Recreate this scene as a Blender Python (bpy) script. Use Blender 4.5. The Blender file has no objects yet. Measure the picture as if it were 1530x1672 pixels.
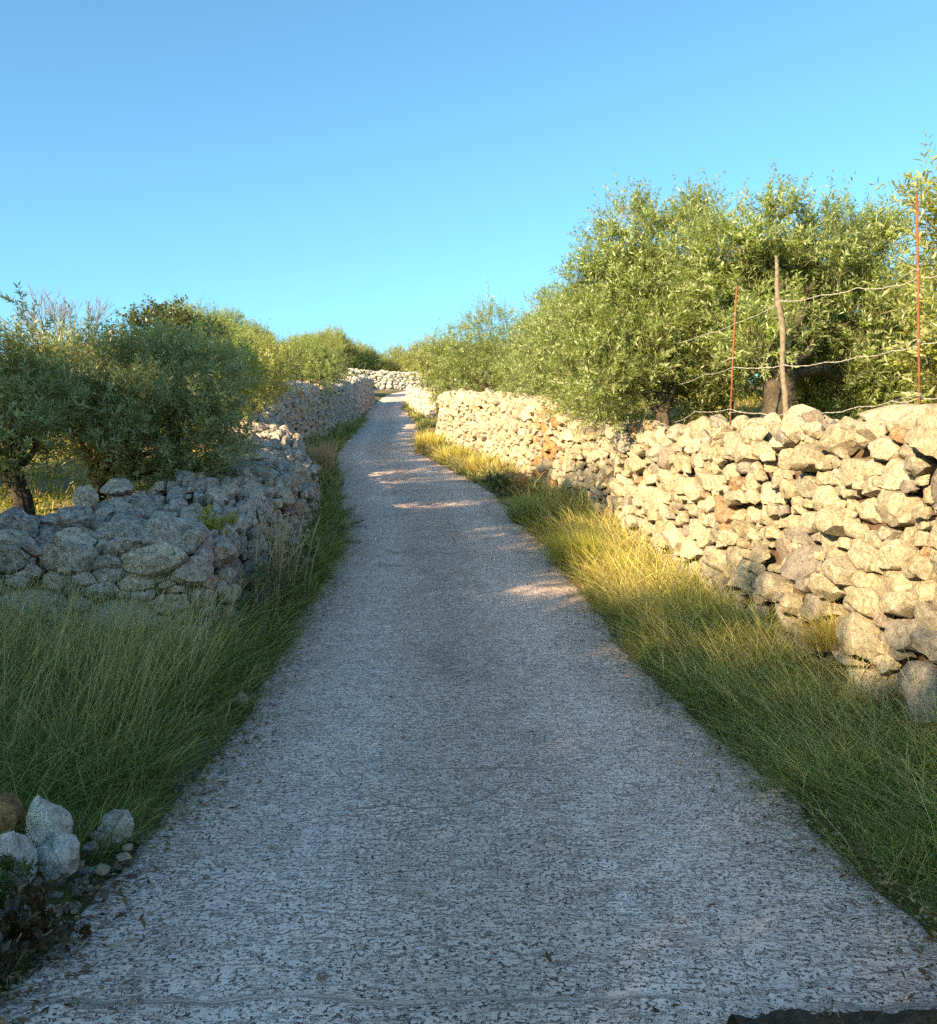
import bpy, math, random
import numpy as np
from mathutils import Vector, Matrix, noise
R = math.radians
scene = bpy.context.scene
COL = scene.collection

# ------------------------------------------------------------------ camera
F = 1500.0; CX, CY = 765.0, 836.0; CAMZ = 1.5          # focal length and centre in photo pixels
cam_d = bpy.data.cameras.new('camera'); cam = bpy.data.objects.new('camera', cam_d); COL.objects.link(cam)
cam_d.sensor_fit = 'HORIZONTAL'; cam_d.sensor_width = 36.0; cam_d.lens = 36.0*F/1530.0
cam_d.clip_start = 0.05; cam_d.clip_end = 3000
cam.location = (0, 0, CAMZ); cam.rotation_euler = (R(90), 0, 0)
scene.camera = cam
# ------------------------------------------------------------------ sky and sun
SUN_AZ = math.atan2(-0.64, -0.77)      # compass style: x = sin, y = cos
SUN_EL = R(19.6)
world = bpy.data.worlds.new('World'); scene.world = world; world.use_nodes = True
nt = world.node_tree; nt.nodes.clear()
sky = nt.nodes.new('ShaderNodeTexSky'); sky.sky_type = 'NISHITA'; sky.sun_disc = False
sky.sun_elevation = SUN_EL; sky.sun_rotation = SUN_AZ; sky.altitude = 100; sky.air_density = 1.0
sky.dust_density = 1.3; sky.ozone_density = 2.2
grade = nt.nodes.new('ShaderNodeMix'); grade.data_type = 'RGBA'; grade.blend_type = 'MULTIPLY'
grade.inputs[0].default_value = 1.0; grade.inputs[7].default_value = (0.64, 1.0, 1.03, 1)
bg = nt.nodes.new('ShaderNodeBackground'); bg.inputs[1].default_value = 0.089
wo = nt.nodes.new('ShaderNodeOutputWorld')
nt.links.new(sky.outputs[0], grade.inputs[6]); nt.links.new(grade.outputs[2], bg.inputs[0]); nt.links.new(bg.outputs[0], wo.inputs[0])
sd = bpy.data.lights.new('sun', 'SUN'); sd.energy = 5.0; sd.angle = R(0.53); sd.color = (1.0, 0.75, 0.42)
sun = bpy.data.objects.new('sun', sd); COL.objects.link(sun)
to_sun = Vector((math.sin(SUN_AZ)*math.cos(SUN_EL), math.cos(SUN_AZ)*math.cos(SUN_EL), math.sin(SUN_EL)))
sun.rotation_euler = to_sun.to_track_quat('Z', 'Y').to_euler(); sun.location = to_sun*50
vs = scene.view_settings
vs.view_transform = 'Standard'; vs.look = 'None'; vs.gamma = 1; vs.exposure = 1.75; vs.use_curve_mapping = False
scene.render.engine = 'CYCLES'
scene.cycles.use_denoising = False
scene.cycles.max_bounces = 8; scene.cycles.diffuse_bounces = 3; scene.cycles.transmission_bounces = 4
try: scene.cycles.denoiser = 'OPENIMAGEDENOISE'
except Exception: pass

# ------------------------------------------------------------------ helpers
rnd = random.Random(11); noise.seed_set(7)
def W(px, py, Y):
    return Vector(((px-CX)/F*Y, Y, CAMZ - (py-CY)/F*Y))
def px_of(p):
    if p[1] < 0.3: return None
    return (CX + p[0]/p[1]*F, CY - (p[2]-CAMZ)/p[1]*F)
def in_frame(p, m=60):
    q = px_of(p)
    return q is not None and -m < q[0] < 1530+m and -m < q[1] < 1672+m
def tag(o, label=None, cat=None, group=None, kind=None):
    if label: o['label'] = label
    if cat: o['category'] = cat
    if group: o['group'] = group
    if kind: o['kind'] = kind
    return o
def empty(name, loc=(0, 0, 0), **k):
    o = bpy.data.objects.new(name, None); COL.objects.link(o); o.location = loc; o.empty_display_size = .2
    return tag(o, **k)
def link(name, me, mat=None, parent=None, loc=None):
    if mat and not me.materials: me.materials.append(mat)
    o = bpy.data.objects.new(name, me); COL.objects.link(o)
    if parent: o.parent = parent
    if loc is not None: o.location = loc
    return o
def np_mesh(name, verts, faces_flat, sizes, attrs=None, smooth=False):
    """verts (n,3); faces_flat loop vertex ids; sizes per face"""
    me = bpy.data.meshes.new(name)
    verts = np.asarray(verts, dtype=np.float32); faces_flat = np.asarray(faces_flat, dtype=np.int32); sizes = np.asarray(sizes, dtype=np.int32)
    me.vertices.add(len(verts)); me.vertices.foreach_set('co', verts.ravel())
    me.loops.add(len(faces_flat)); me.loops.foreach_set('vertex_index', faces_flat)
    me.polygons.add(len(sizes))
    starts = np.concatenate(([0], np.cumsum(sizes)[:-1])).astype(np.int32)
    me.polygons.foreach_set('loop_start', starts)
    me.polygons.foreach_set('use_smooth', np.full(len(sizes), smooth, dtype=bool))
    for k, v in (attrs or {}).items():
        a = me.attributes.new(k, 'FLOAT', 'POINT'); a.data.foreach_set('value', np.asarray(v, dtype=np.float32))
    me.update(calc_edges=True)
    return me
class MB:
    """mesh builder from python lists"""
    def __init__(s): s.v = []; s.f = []; s.a = []
    def add(s, vs, fs, r=0.0):
        b = len(s.v); s.v += [tuple(p) for p in vs]; s.f += [tuple(i+b for i in f) for f in fs]; s.a += [r]*len(vs)
    def tube(s, pts, rad, n=6, r=0.0, cap=True):
        pts = [Vector(p) for p in pts]; rings = []; ref = None
        for i, p in enumerate(pts):
            t = (pts[min(i+1, len(pts)-1)] - pts[max(i-1, 0)])
            t = t.normalized() if t.length > 1e-9 else Vector((0, 0, 1))
            if ref is None: ref = t.orthogonal().normalized()
            ref = (ref - t*ref.dot(t)); ref = ref.normalized() if ref.length > 1e-6 else t.orthogonal().normalized()
            b = t.cross(ref); q = rad[i] if hasattr(rad, '__len__') else rad
            rings.append([p + (ref*math.cos(2*math.pi*k/n) + b*math.sin(2*math.pi*k/n))*q for k in range(n)])
        vs = [v for ring in rings for v in ring]; fs = []
        for i in range(len(rings)-1):
            for k in range(n):
                fs.append((i*n+k, i*n+(k+1) % n, (i+1)*n+(k+1) % n, (i+1)*n+k))
        if cap: fs.append(tuple(range(n))[::-1]); fs.append(tuple((len(rings)-1)*n+k for k in range(n)))
        s.add(vs, fs, r)
    def mesh(s, name, smooth=True, sharp=None):
        me = np_mesh(name, np.array(s.v).reshape(-1, 3), [i for f in s.f for i in f], [len(f) for f in s.f], {'rnd': s.a}, smooth)
        if sharp:
            try: me.set_sharp_from_angle(angle=R(sharp))
            except Exception: pass
        return me
    def build(s, name, mat, parent=None, smooth=True, loc=None, sharp=None):
        return link(name, s.mesh(name, smooth, sharp), mat, parent, loc)
def smooth_table(xs, ys, sig=1.5, step=0.25):
    g = np.arange(xs[0], xs[-1]+step, step); v = np.interp(g, xs, ys)
    k = np.arange(-int(4*sig/step), int(4*sig/step)+1)*step; w = np.exp(-(k/sig)**2/2); w /= w.sum()
    vp = np.concatenate((np.full(len(k)//2, v[0]), v, np.full(len(k)//2, v[-1])))
    v2 = np.convolve(vp, w, 'valid')
    return lambda y: float(np.interp(y, g, v2)) if np.isscalar(y) else np.interp(y, g, v2)
def sstep(a, b, x):
    t = min(1, max(0, (x-a)/(b-a))); return t*t*(3-2*t)
def fbm(x, y, z=0.0, o=3):
    v = 0; a = 1
    for i in range(o):
        v += a*noise.noise(Vector((x, y, z+i*7.3))); x *= 2.03; y *= 2.03; z *= 2.03; a *= .5
    return v

# ------------------------------------------------------------------ layout of the lane
roadZ = smooth_table([-80, -20, 0, 4, 6, 8, 10, 13.5, 18.8, 30, 40, 50, 60, 70, 78, 86, 110, 150, 250, 500],
                     [-1.5, -.3, 0, 0.0, .06, .22, .46, .96, 1.9, 3.4, 5.0, 6.65, 8.35, 10.3, 11.8, 12.8, 15.3, 17.5, 15, 0], .8)
xcen = smooth_table([-80, 0, 3, 6, 8, 13.5, 18.8, 24, 30, 45, 55, 60, 70, 75, 79, 83, 90, 500],
                    [0, .1, .12, .06, -.13, -.36, -1.03, -1.9, -2.95, -3.85, -4.85, -5.2, -5.4, -4.9, -3.6, -1, 6, 6], 1.0)
hwid = smooth_table([-80, 3, 8, 13, 20, 30, 45, 60, 72, 80, 500], [1.62, 1.62, 1.6, 1.62, 1.58, 1.45, 1.45, 1.15, 1.1, 1.3, 1.3], 1.0)
xR = smooth_table([-80, -5, 4, 6, 9, 13.5, 16.5, 20, 26, 33, 40, 48, 52, 58, 62, 70, 84, 500],
                  [4, 3.2, 2.85, 2.72, 2.64, 2.38, 2.12, 1.5, .5, -1.22, -1.6, -2.1, -2.9, -3.75, -4.2, -3.6, 8, 8], .5)
xL = smooth_table([-80, 7, 7.5, 10, 13.5, 17, 21, 26, 36, 47, 49, 58, 62, 70, 500],
                  [-2.3, -2.3, -2.25, -2.3, -2.3, -2.95, -4.1, -5.55, -5.55, -5.5, -6.2, -6.3, -6.3, -8, -10], .4)
topR = smooth_table([-80, 0, 6, 9, 13.5, 16.5, 20, 26, 33, 40, 48, 62, 84, 500],
                    [1.2, 1.85, 2.03, 2.27, 2.66, 3.0, 3.72, 4.8, 5.65, 5.6, 7.4, 9.9, 13.4, 1.5], .8)
topL = smooth_table([-80, 7, 8.5, 13.5, 16, 21, 26, 28, 36, 47, 58, 62, 84, 500],
                    [1.2, 1.16, 1.22, 2.0, 2.4, 3.35, 4.35, 5.2, 6.4, 8.1, 10.0, 10.4, 14, 1.5], .6)
def ground_z(X, Y, n=True):
    zr = roadZ(Y); c = xcen(Y); h = hwid(Y); z = zr
    if X > c:
        e = c + h
        if X <= e: z = zr - .06
        else:
            xr = xR(Y)
            z = zr - .02 + .14*sstep(0, max(.3, xr-e), X-e)
            lift = (topR(Y) - .28 - zr)*(1 - .55*sstep(33, 38, Y))*sstep(-10, 2, Y)
            if Y > 62: lift *= 1 - sstep(62, 70, Y)*.6
            z += lift*sstep(.12, .5, X-xr) + .04*max(0, X-xr-2)**.9*(1-sstep(60, 100, X))
    else:
        e = c - h
        if X >= e: z = zr - .06
        else:
            xl = xL(Y); d = e - X
            z = zr - .02 + .10*sstep(0, .5, d)
            back = (topL(Y) - .45 - zr)*sstep(.6, 1.2, xl-X)*sstep(7.5, 8.6, Y)
            front = .55*sstep(1.0, 5.0, d)*(1-sstep(7.5, 8.6, Y))
            z += back + front
    if n and (X < c-h-.3 or X > c+h+.3):
        z += .06*fbm(X*.5, Y*.5, 2.2, 2)
        if X > xR(Y)+3 or X < xL(Y)-3: z += .25*noise.noise(Vector((X*.12, Y*.12, 9)))
    return z

# ------------------------------------------------------------------ materials
class NT:
    def __init__(s, name):
        s.m = bpy.data.materials.new(name); s.m.use_nodes = True; s.t = s.m.node_tree; s.t.nodes.clear()
        s.out = s.n('ShaderNodeOutputMaterial')
    def n(s, typ, **k):
        x = s.t.nodes.new(typ)
        for a, b in k.items(): setattr(x, a, b)
        return x
    def l(s, a, b): s.t.links.new(a, b)
    def put(s, sock, v):
        if isinstance(v, bpy.types.NodeSocket): s.l(v, sock)
        elif isinstance(v, (tuple, list)) and len(v) == 3 and sock.type == 'RGBA': sock.default_value = (*v, 1)
        else: sock.default_value = v
    def coord(s, kind='Object', scale=None):
        c = s.n('ShaderNodeTexCoord').outputs[kind]
        if scale is None: return c
        mp = s.n('ShaderNodeMapping'); mp.inputs['Scale'].default_value = scale; s.l(c, mp.inputs[0]); return mp.outputs[0]
    def noise(s, vec, scale, detail=4, rough=.6, dist=0, out='Fac'):
        x = s.n('ShaderNodeTexNoise'); s.l(vec, x.inputs['Vector'])
        x.inputs['Scale'].default_value = scale; x.inputs['Detail'].default_value = detail
        x.inputs['Roughness'].default_value = rough; x.inputs['Distortion'].default_value = dist
        return x.outputs[out]
    def voro(s, vec, scale, feature='F1', out='Distance', rand=1.0):
        x = s.n('ShaderNodeTexVoronoi'); x.feature = feature; s.l(vec, x.inputs['Vector'])
        x.inputs['Scale'].default_value = scale; x.inputs['Randomness'].default_value = rand
        return x.outputs[out]
    def ramp(s, fac, stops, interp='LINEAR'):
        x = s.n('ShaderNodeValToRGB'); s.l(fac, x.inputs[0]); e = x.color_ramp.elements; x.color_ramp.interpolation = interp
        while len(e) < len(stops): e.new(.5)
        for i, (p, c) in enumerate(stops):
            e[i].position = p; e[i].color = (*c, 1) if hasattr(c, '__len__') else (c, c, c, 1)
        return x.outputs[0]
    def mix(s, fac, a, b, mode='MIX'):
        x = s.n('ShaderNodeMix'); x.data_type = 'RGBA'; x.blend_type = mode
        s.put(x.inputs[0], fac); s.put(x.inputs[6], a); s.put(x.inputs[7], b); return x.outputs[2]
    def math(s, op, a, b=0.0, clamp=False):
        x = s.n('ShaderNodeMath'); x.operation = op; x.use_clamp = clamp; s.put(x.inputs[0], a); s.put(x.inputs[1], b); return x.outputs[0]
    def attr(s, name):
        x = s.n('ShaderNodeAttribute'); x.attribute_name = name; return x.outputs['Fac']
    def bump(s, h, strength=.5, dist=.02, prev=None):
        x = s.n('ShaderNodeBump'); x.inputs['Strength'].default_value = strength; x.inputs['Distance'].default_value = dist
        s.l(h, x.inputs['Height'])
        if prev is not None: s.l(prev, x.inputs['Normal'])
        return x.outputs[0]
    def principled(s, color, rough=.9, normal=None, spec=.25):
        p = s.n('ShaderNodeBsdfPrincipled'); s.put(p.inputs['Base Color'], color); s.put(p.inputs['Roughness'], rough)
        p.inputs['Specular IOR Level'].default_value = spec
        if normal is not None: s.l(normal, p.inputs['Normal'])
        s.l(p.outputs[0], s.out.inputs[0]); return p

def stone_material(name, ramp_stops, lichen, lich_amt, dark=.45, scale=1.0):
    t = NT(name); co = t.coord(); r = t.attr('rnd')
    base = t.ramp(r, ramp_stops)
    off = t.n('ShaderNodeVectorMath'); off.operation = 'ADD'; t.l(co, off.inputs[0])
    cmb = t.n('ShaderNodeCombineXYZ'); rr = t.math('MULTIPLY', r, 37.0); t.l(rr, cmb.inputs[0]); t.l(rr, cmb.inputs[2]); t.l(cmb.outputs[0], off.inputs[1])
    v = off.outputs[0]
    n1 = t.noise(v, 5*scale, 5, .65); n2 = t.noise(v, 26*scale, 7, .75, .7); n3 = t.noise(v, 85*scale, 4, .75)
    c = t.mix(1.0, base, t.ramp(n1, [(.30, (.78, .72, .66)), (.5, (1, 1, 1)), (.72, (1.12, 1.12, 1.1))]), 'MULTIPLY')
    c = t.mix(1.0, c, t.ramp(n2, [(.37, dark), (.48, .86), (.60, 1.10), (.75, 1.35)]), 'MULTIPLY')
    lm = t.ramp(t.noise(v, 13*scale, 6, .75, .6), [(.60-.22*lich_amt, 0.0), (.70-.18*lich_amt, 1.0)])
    c = t.mix(t.math('MULTIPLY', lm, .75), c, lichen)
    cr = t.voro(v, 9*scale, 'DISTANCE_TO_EDGE'); crk = t.ramp(t.math('ADD', cr, t.math('MULTIPLY', n2, .12)), [(.05, .35), (.085, 1.0)])
    crm = t.math('GREATER_THAN', n1, .52)
    c = t.mix(t.math('MULTIPLY', crm, .7), c, t.mix(1.0, c, crk, 'MULTIPLY'))
    b = t.bump(n1, .7, .06); b = t.bump(n2, .95, .04, b); b = t.bump(n3, .45, .008, b)
    t.principled(c, .92, b, .15); return t.m
M = {}
CREAM = [(0, (0.50, 0.42, 0.29)), (.16, (0.40, 0.34, 0.24)), (.3, (0.62, 0.53, 0.39)), (.45, (0.44, 0.39, 0.29)), (.6, (0.58, 0.48, 0.34)), (.7, (0.37, 0.34, 0.28)), (.8, (0.60, 0.49, 0.33)), (.88, (0.30, 0.29, 0.27)), (.95, (0.44, 0.25, 0.11)), (1, (0.55, 0.48, 0.35))]
GREY = [(0, (.47, .39, .36)), (.25, (.60, .50, .42)), (.5, (.40, .345, .335)), (.7, (.66, .53, .41)), (.85, (.52, .42, .34)), (.94, (.34, .30, .29)), (.97, (.54, .30, .17)), (1, (.55, .47, .43))]
M['cream'] = stone_material('cream_limestone', CREAM, (.36, .34, .31), .20, .50)
M['grey'] = stone_material('grey_limestone', GREY, (.76, .68, .63), .50, .22)
M['white'] = stone_material('white_lichened_stone', [(0, (.80, .72, .64)), (.5, (.86, .80, .74)), (1, (.74, .62, .50))], (.90, .86, .82), .5, .40)
M['far'] = stone_material('far_limestone', [(0, (.45, .42, .38)), (.5, (.55, .49, .41)), (1, (.40, .40, .40))], (.5, .5, .5), .3, .45, .6)
def plain(name, stops, scale=6, rough=.95, bump=.5, spec=.1, dist=.03):
    t = NT(name); co = t.coord(); n = t.noise(co, scale, 6, .7)
    t.principled(t.ramp(n, stops), rough, t.bump(t.noise(co, scale*4, 5, .7), bump, dist), spec); return t.m
M['core'] = plain('rubble_earth', [(.3, (.07, .042, .028)), (.7, (.18, .12, .08))], 9)
M['soil'] = None
def ground_material():
    t = NT('dry_soil_and_grass'); co = t.coord()
    n = t.noise(co, .8, 5, .7); f = t.noise(co, 14, 6, .75)
    a = t.ramp(f, [(.3, (.07, .055, .035)), (.5, (.20, .16, .10)), (.75, (.36, .31, .23))])
    g = t.ramp(f, [(.3, (.035, .045, .015)), (.55, (.14, .14, .045)), (.8, (.26, .24, .09))])
    c = t.mix(t.ramp(n, [(.40, 0.0), (.58, 1.0)]), a, g)
    t.principled(c, .95, t.bump(f, .9, .04), .1); return t.m
M['soil'] = ground_material()
def road_material():
    t = NT('brushed_concrete'); co = t.coord()
    st = t.coord('Object', (13, 46, 13)); st2 = t.coord('Object', (5.5, 44, 5.5))
    patch = t.noise(co, .55, 4, .6); mid = t.noise(co, 3.0, 5, .65)
    pits = t.noise(st, 1.0, 3, .65, .8); fine = t.noise(co, 62, 4, .7, .3); worm = t.noise(co, 26, 3, .6, 1.4)
    lines = t.noise(st2, 1.0, 2, .5, .3)
    base = t.ramp(patch, [(.3, (.74, .565, .50)), (.5, (.80, .61, .54)), (.7, (.84, .655, .585))])
    base = t.mix(1.0, base, t.ramp(mid, [(.3, (.78, .77, .76)), (.5, (.95, .95, .95)), (.7, (1.05, 1.05, 1.05))]), 'MULTIPLY')
    # longitudinal tyre tracks: laitance worn pale, attribute across the lane -1..1
    x = t.attr('across')
    wob = t.math('ADD', x, t.math('MULTIPLY', t.math('SUBTRACT', mid, .5), .30))
    tr = t.math('SUBTRACT', 1.0, t.math('MULTIPLY', t.math('ABSOLUTE', t.math('SUBTRACT', t.math('ABSOLUTE', wob), .52)), 4.2), True)
    base = t.mix(t.math('MULTIPLY', tr, .55), base, (.88, .72, .67))
    pm = t.math('MAXIMUM', t.math('SUBTRACT', 1.0, t.math('MULTIPLY', tr, .45)), 0.0)
    d1 = t.ramp(pits, [(.33, 1.0), (.43, 0.0)]); d2 = t.ramp(fine, [(.33, 1.0), (.44, 0.0)]); d3 = t.ramp(lines, [(.36, 1.0), (.42, 0.0)])
    d4 = t.ramp(worm, [(.37, 1.0), (.43, 0.0)])
    dirt = t.math('MAXIMUM', t.math('MULTIPLY', d1, .85), t.math('MULTIPLY', d2, .6))
    dirt = t.math('MAXIMUM', dirt, t.math('MULTIPLY', d4, .50))
    dirt = t.math('MAXIMUM', dirt, t.math('MULTIPLY', d3, t.ramp(t.noise(co, 1.3, 3, .6), [(.46, 0.0), (.60, .50)])))
    # slab joints every few metres, filled with dirt
    sep = t.n('ShaderNodeSeparateXYZ'); t.l(co, sep.inputs[0])
    yj = t.math('ADD', sep.outputs[1], t.math('MULTIPLY', t.noise(co, 1.2, 3, .6), .35))
    jt = t.math('ABSOLUTE', t.math('SUBTRACT', t.math('FRACT', t.math('DIVIDE', t.math('ADD', yj, .62), 2.4)), .5))
    jm = t.ramp(t.math('ADD', jt, t.math('MULTIPLY', fine, .006)), [(.0062, .75), (.0088, 0.0)])
    jm = t.math('MULTIPLY', jm, t.ramp(t.noise(co, .9, 2, .5), [(.42, .25), (.55, 1.0)]))
    dirt = t.math('MAXIMUM', dirt, jm)
    cv = t.n('ShaderNodeVectorMath'); cv.operation = 'ADD'; t.l(co, cv.inputs[0])
    wn = t.n('ShaderNodeVectorMath'); wn.operation = 'SCALE'; t.l(t.noise(co, 2.2, 4, .6, 0, 'Color'), wn.inputs[0]); wn.inputs[3].default_value = .55; t.l(wn.outputs[0], cv.inputs[1])
    crk = t.ramp(t.voro(cv.outputs[0], .62, 'DISTANCE_TO_EDGE'), [(.003, 1.0), (.0075, 0.0)])
    crk = t.math('MULTIPLY', crk, t.ramp(t.noise(co, .8, 2, .5), [(.46, 0.0), (.54, 1.0)]))
    dirt = t.math('MAXIMUM', dirt, crk)
    ctr = t.math('SUBTRACT', 1.0, t.math('MULTIPLY', t.math('ABSOLUTE', wob), 3.2), True)
    base = t.mix(t.math('MULTIPLY', ctr, t.ramp(patch, [(.35, .1), (.6, .55)])), base, (.56, .44, .38))
    # laitance ridges left where the wheels and the shuttering ran
    for off, sgn in ((.40, 1), (-.30, 1)):
        rd = t.math('SUBTRACT', 1.0, t.math('MULTIPLY', t.math('ABSOLUTE', t.math('ADD', wob, off)), 14.0), True)
        rd = t.math('MULTIPLY', rd, t.ramp(t.noise(co, 4.2, 5, .75), [(.46, 0.0), (.60, .75)]))
        base = t.mix(rd, base, (.93, .80, .75))
    blot = t.ramp(t.noise(co, .9, 6, .7, .4), [(.60, 0.0), (.68, .55)])
    base = t.mix(blot, base, (.90, .76, .71))
    stain = t.ramp(t.noise(co, .7, 5, .7, .8), [(.33, .6), (.43, 0.0)])
    base = t.mix(stain, base, (.43, .33, .28))
    dm = t.math('MULTIPLY', t.math('MULTIPLY', dirt, pm), t.ramp(t.noise(co, 1.5, 5, .7), [(.36, .15), (.64, .80)]))
    c = t.mix(dm, base, (.14, .108, .095))
    edge = t.ramp(t.math('ADD', t.math('ABSOLUTE', x), t.math('MULTIPLY', t.math('ADD', mid, fine), .25)), [(1.08, 0.0), (1.22, .9)])
    c = t.mix(t.math('MULTIPLY', edge, .55), c, (.26, .20, .15))
    h = t.math('SUBTRACT', t.math('MULTIPLY', mid, .3), dirt)
    b = t.bump(h, 1.0, .03); b = t.bump(fine, .5, .006, b)
    t.principled(c, .88, b, .2); return t.m
M['road'] = road_material()
def leaf_material(name, front, back, trans, var=.55, rough=.38, tr_fac=.36):
    t = NT(name); r = t.attr('rnd'); geo = t.n('ShaderNodeNewGeometry')
    k = t.ramp(r, [(0, tuple(x*(1-var) for x in front)), (.5, front), (.85, tuple(x*(1+var) for x in front)), (1, (front[0]*1.9, front[1]*1.45, front[2]*.9))])
    bk = t.ramp(r, [(0, tuple(x*(1-var*.6) for x in back)), (1, tuple(x*(1+var*.4) for x in back))])
    c = t.mix(geo.outputs['Backfacing'], k, bk)
    p = t.n('ShaderNodeBsdfPrincipled'); t.put(p.inputs['Base Color'], c); p.inputs['Roughness'].default_value = rough
    p.inputs['Specular IOR Level'].default_value = .55
    tr = t.n('ShaderNodeBsdfTranslucent'); t.put(tr.inputs[0], trans)
    mx = t.n('ShaderNodeMixShader'); mx.inputs[0].default_value = tr_fac
    t.l(p.outputs[0], mx.inputs[1]); t.l(tr.outputs[0], mx.inputs[2]); t.l(mx.outputs[0], t.out.inputs[0]); return t.m
M['olive'] = leaf_material('olive_leaves', (.16, .215, .042), (.36, .41, .22), (.38, .46, .05))
M['olive2'] = leaf_material('olive_leaves_yellow', (.225, .25, .05), (.40, .42, .21), (.46, .48, .05))
M['olive3'] = leaf_material('olive_leaves_grey', (.23, .26, .105), (.46, .49, .34), (.42, .47, .09))
M['carob'] = leaf_material('dark_leaves', (.050, .075, .018), (.09, .10, .04), (.16, .17, .03), .4)
M['pine'] = leaf_material('pine_needles', (.035, .065, .022), (.035, .065, .022), (.05, .08, .02), .4)
M['weed'] = leaf_material('weed_leaves', (.06, .09, .025), (.10, .12, .05), (.15, .19, .03), .5)
M['redweed'] = leaf_material('reddish_weed_leaves', (.075, .05, .022), (.09, .06, .03), (.14, .07, .03), .6)
M['sprig'] = leaf_material('yellow_sprig_leaves', (.36, .34, .045), (.36, .34, .06), (.5, .45, .05), .3)
def grass_material(name, stops_low, stops_tip, tr_fac=.35):
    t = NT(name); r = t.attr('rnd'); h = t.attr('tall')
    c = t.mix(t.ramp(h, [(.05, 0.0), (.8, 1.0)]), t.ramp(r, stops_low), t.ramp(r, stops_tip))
    d = t.n('ShaderNodeBsdfDiffuse'); t.put(d.inputs[0], c); tr = t.n('ShaderNodeBsdfTranslucent'); t.put(tr.inputs[0], c)
    mx = t.n('ShaderNodeMixShader'); mx.inputs[0].default_value = tr_fac
    t.l(d.outputs[0], mx.inputs[1]); t.l(tr.outputs[0], mx.inputs[2]); t.l(mx.outputs[0], t.out.inputs[0]); return t.m
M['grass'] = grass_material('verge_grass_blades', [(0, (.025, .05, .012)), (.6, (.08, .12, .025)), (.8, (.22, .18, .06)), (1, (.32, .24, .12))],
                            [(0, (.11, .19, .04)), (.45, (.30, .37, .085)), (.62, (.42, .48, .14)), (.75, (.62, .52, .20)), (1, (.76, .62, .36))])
M['gold'] = grass_material('golden_grass_blades', [(0, (.11, .14, .03)), (.5, (.24, .21, .05)), (1, (.38, .27, .08))],
                           [(0, (.30, .38, .05)), (.5, (.50, .47, .08)), (1, (.66, .52, .17))])
M['straw'] = grass_material('straw_stalks', [(0, (.32, .24, .15)), (1, (.46, .34, .20))], [(0, (.46, .35, .22)), (1, (.62, .46, .27))], .2)
M['litter'] = grass_material('dead_leaf_scraps', [(0, (.05, .03, .02)), (.6, (.13, .075, .04)), (1, (.32, .22, .12))], [(0, (.07, .045, .03)), (.6, (.18, .10, .05)), (1, (.42, .31, .18))], .1)
M['rust'] = plain('rusted_steel', [(.3, (.11, .035, .018)), (.7, (.26, .09, .04))], 30, .8, .4, .3, .004)
M['wood'] = plain('weathered_wood', [(.3, (.09, .075, .058)), (.7, (.29, .23, .17))], 26, .9, .8, .1, .01)
M['wire'] = plain('galvanised_wire', [(.3, (.34, .33, .31)), (.7, (.52, .50, .47))], 30, .5, .1, .4, .002)
M['bark'] = plain('olive_bark', [(.3, (.05, .04, .03)), (.55, (.13, .105, .08)), (.8, (.24, .20, .15))], 11, .95, 1.0, .1, .05)
M['twig'] = plain('grey_twigs', [(.3, (.16, .13, .11)), (.7, (.30, .26, .23))], 11, .9, .5, .1, .01)
M['twigg'] = plain('green_brown_twigs', [(.3, (.10, .10, .05)), (.7, (.20, .19, .10))], 11, .9, .5, .1, .01)
M['bank'] = plain('dark_dry_bank', [(.3, (.06, .045, .035)), (.7, (.20, .15, .10))], 30, .95, 1.0, .1, .03)

# ------------------------------------------------------------------ ground and road
def build_ground():
    ys = list(np.arange(-70, -6, 4)) + list(np.arange(-6, 2, .6)) + list(np.arange(2, 12, .16)) + list(np.arange(12, 40, .4)) + list(np.arange(40, 100, 1.0)) + list(np.arange(100, 160, 5)) + [175, 200, 240, 300, 400, 500]
    V = []; n = None
    for y in ys:
        c, h, xl, xr = xcen(y), hwid(y), xL(y), xR(y)
        xl = min(xl, c-h-.25); xr = max(xr, c+h+.25)
        an = [(xl-260, 4), (xl-100, 4), (xl-45, 5), (xl-18, 6), (xl-6, 8), (xl-1.4, 6), (xl-.5, 4), (xl, 4), (c-h-.01, 2), (c-h+.12, 2), (c+h-.12, 2), (c+h+.01, 5), (xr+.1, 6), (xr+.55, 8), (xr+5, 6), (xr+18, 5), (xr+45, 4), (xr+100, 4), (xr+260, 0)]
        xs = []
        for (a, k), (b, _) in zip(an, an[1:]): xs += [a+(b-a)*i/k for i in range(k)]
        xs.append(an[-1][0]); n = len(xs)
        V += [(x, y, ground_z(x, y)) for x in xs]
    fs = [(j*n+i, j*n+i+1, (j+1)*n+i+1, (j+1)*n+i) for j in range(len(ys)-1) for i in range(n-1)]
    me = np_mesh('ground', V, [i for f in fs for i in f], [4]*len(fs), None, True)
    tag(link('ground', me, M['soil']), 'dry soil and thin grass of the hillside fields', None, None, 'structure')
build_ground()
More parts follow.
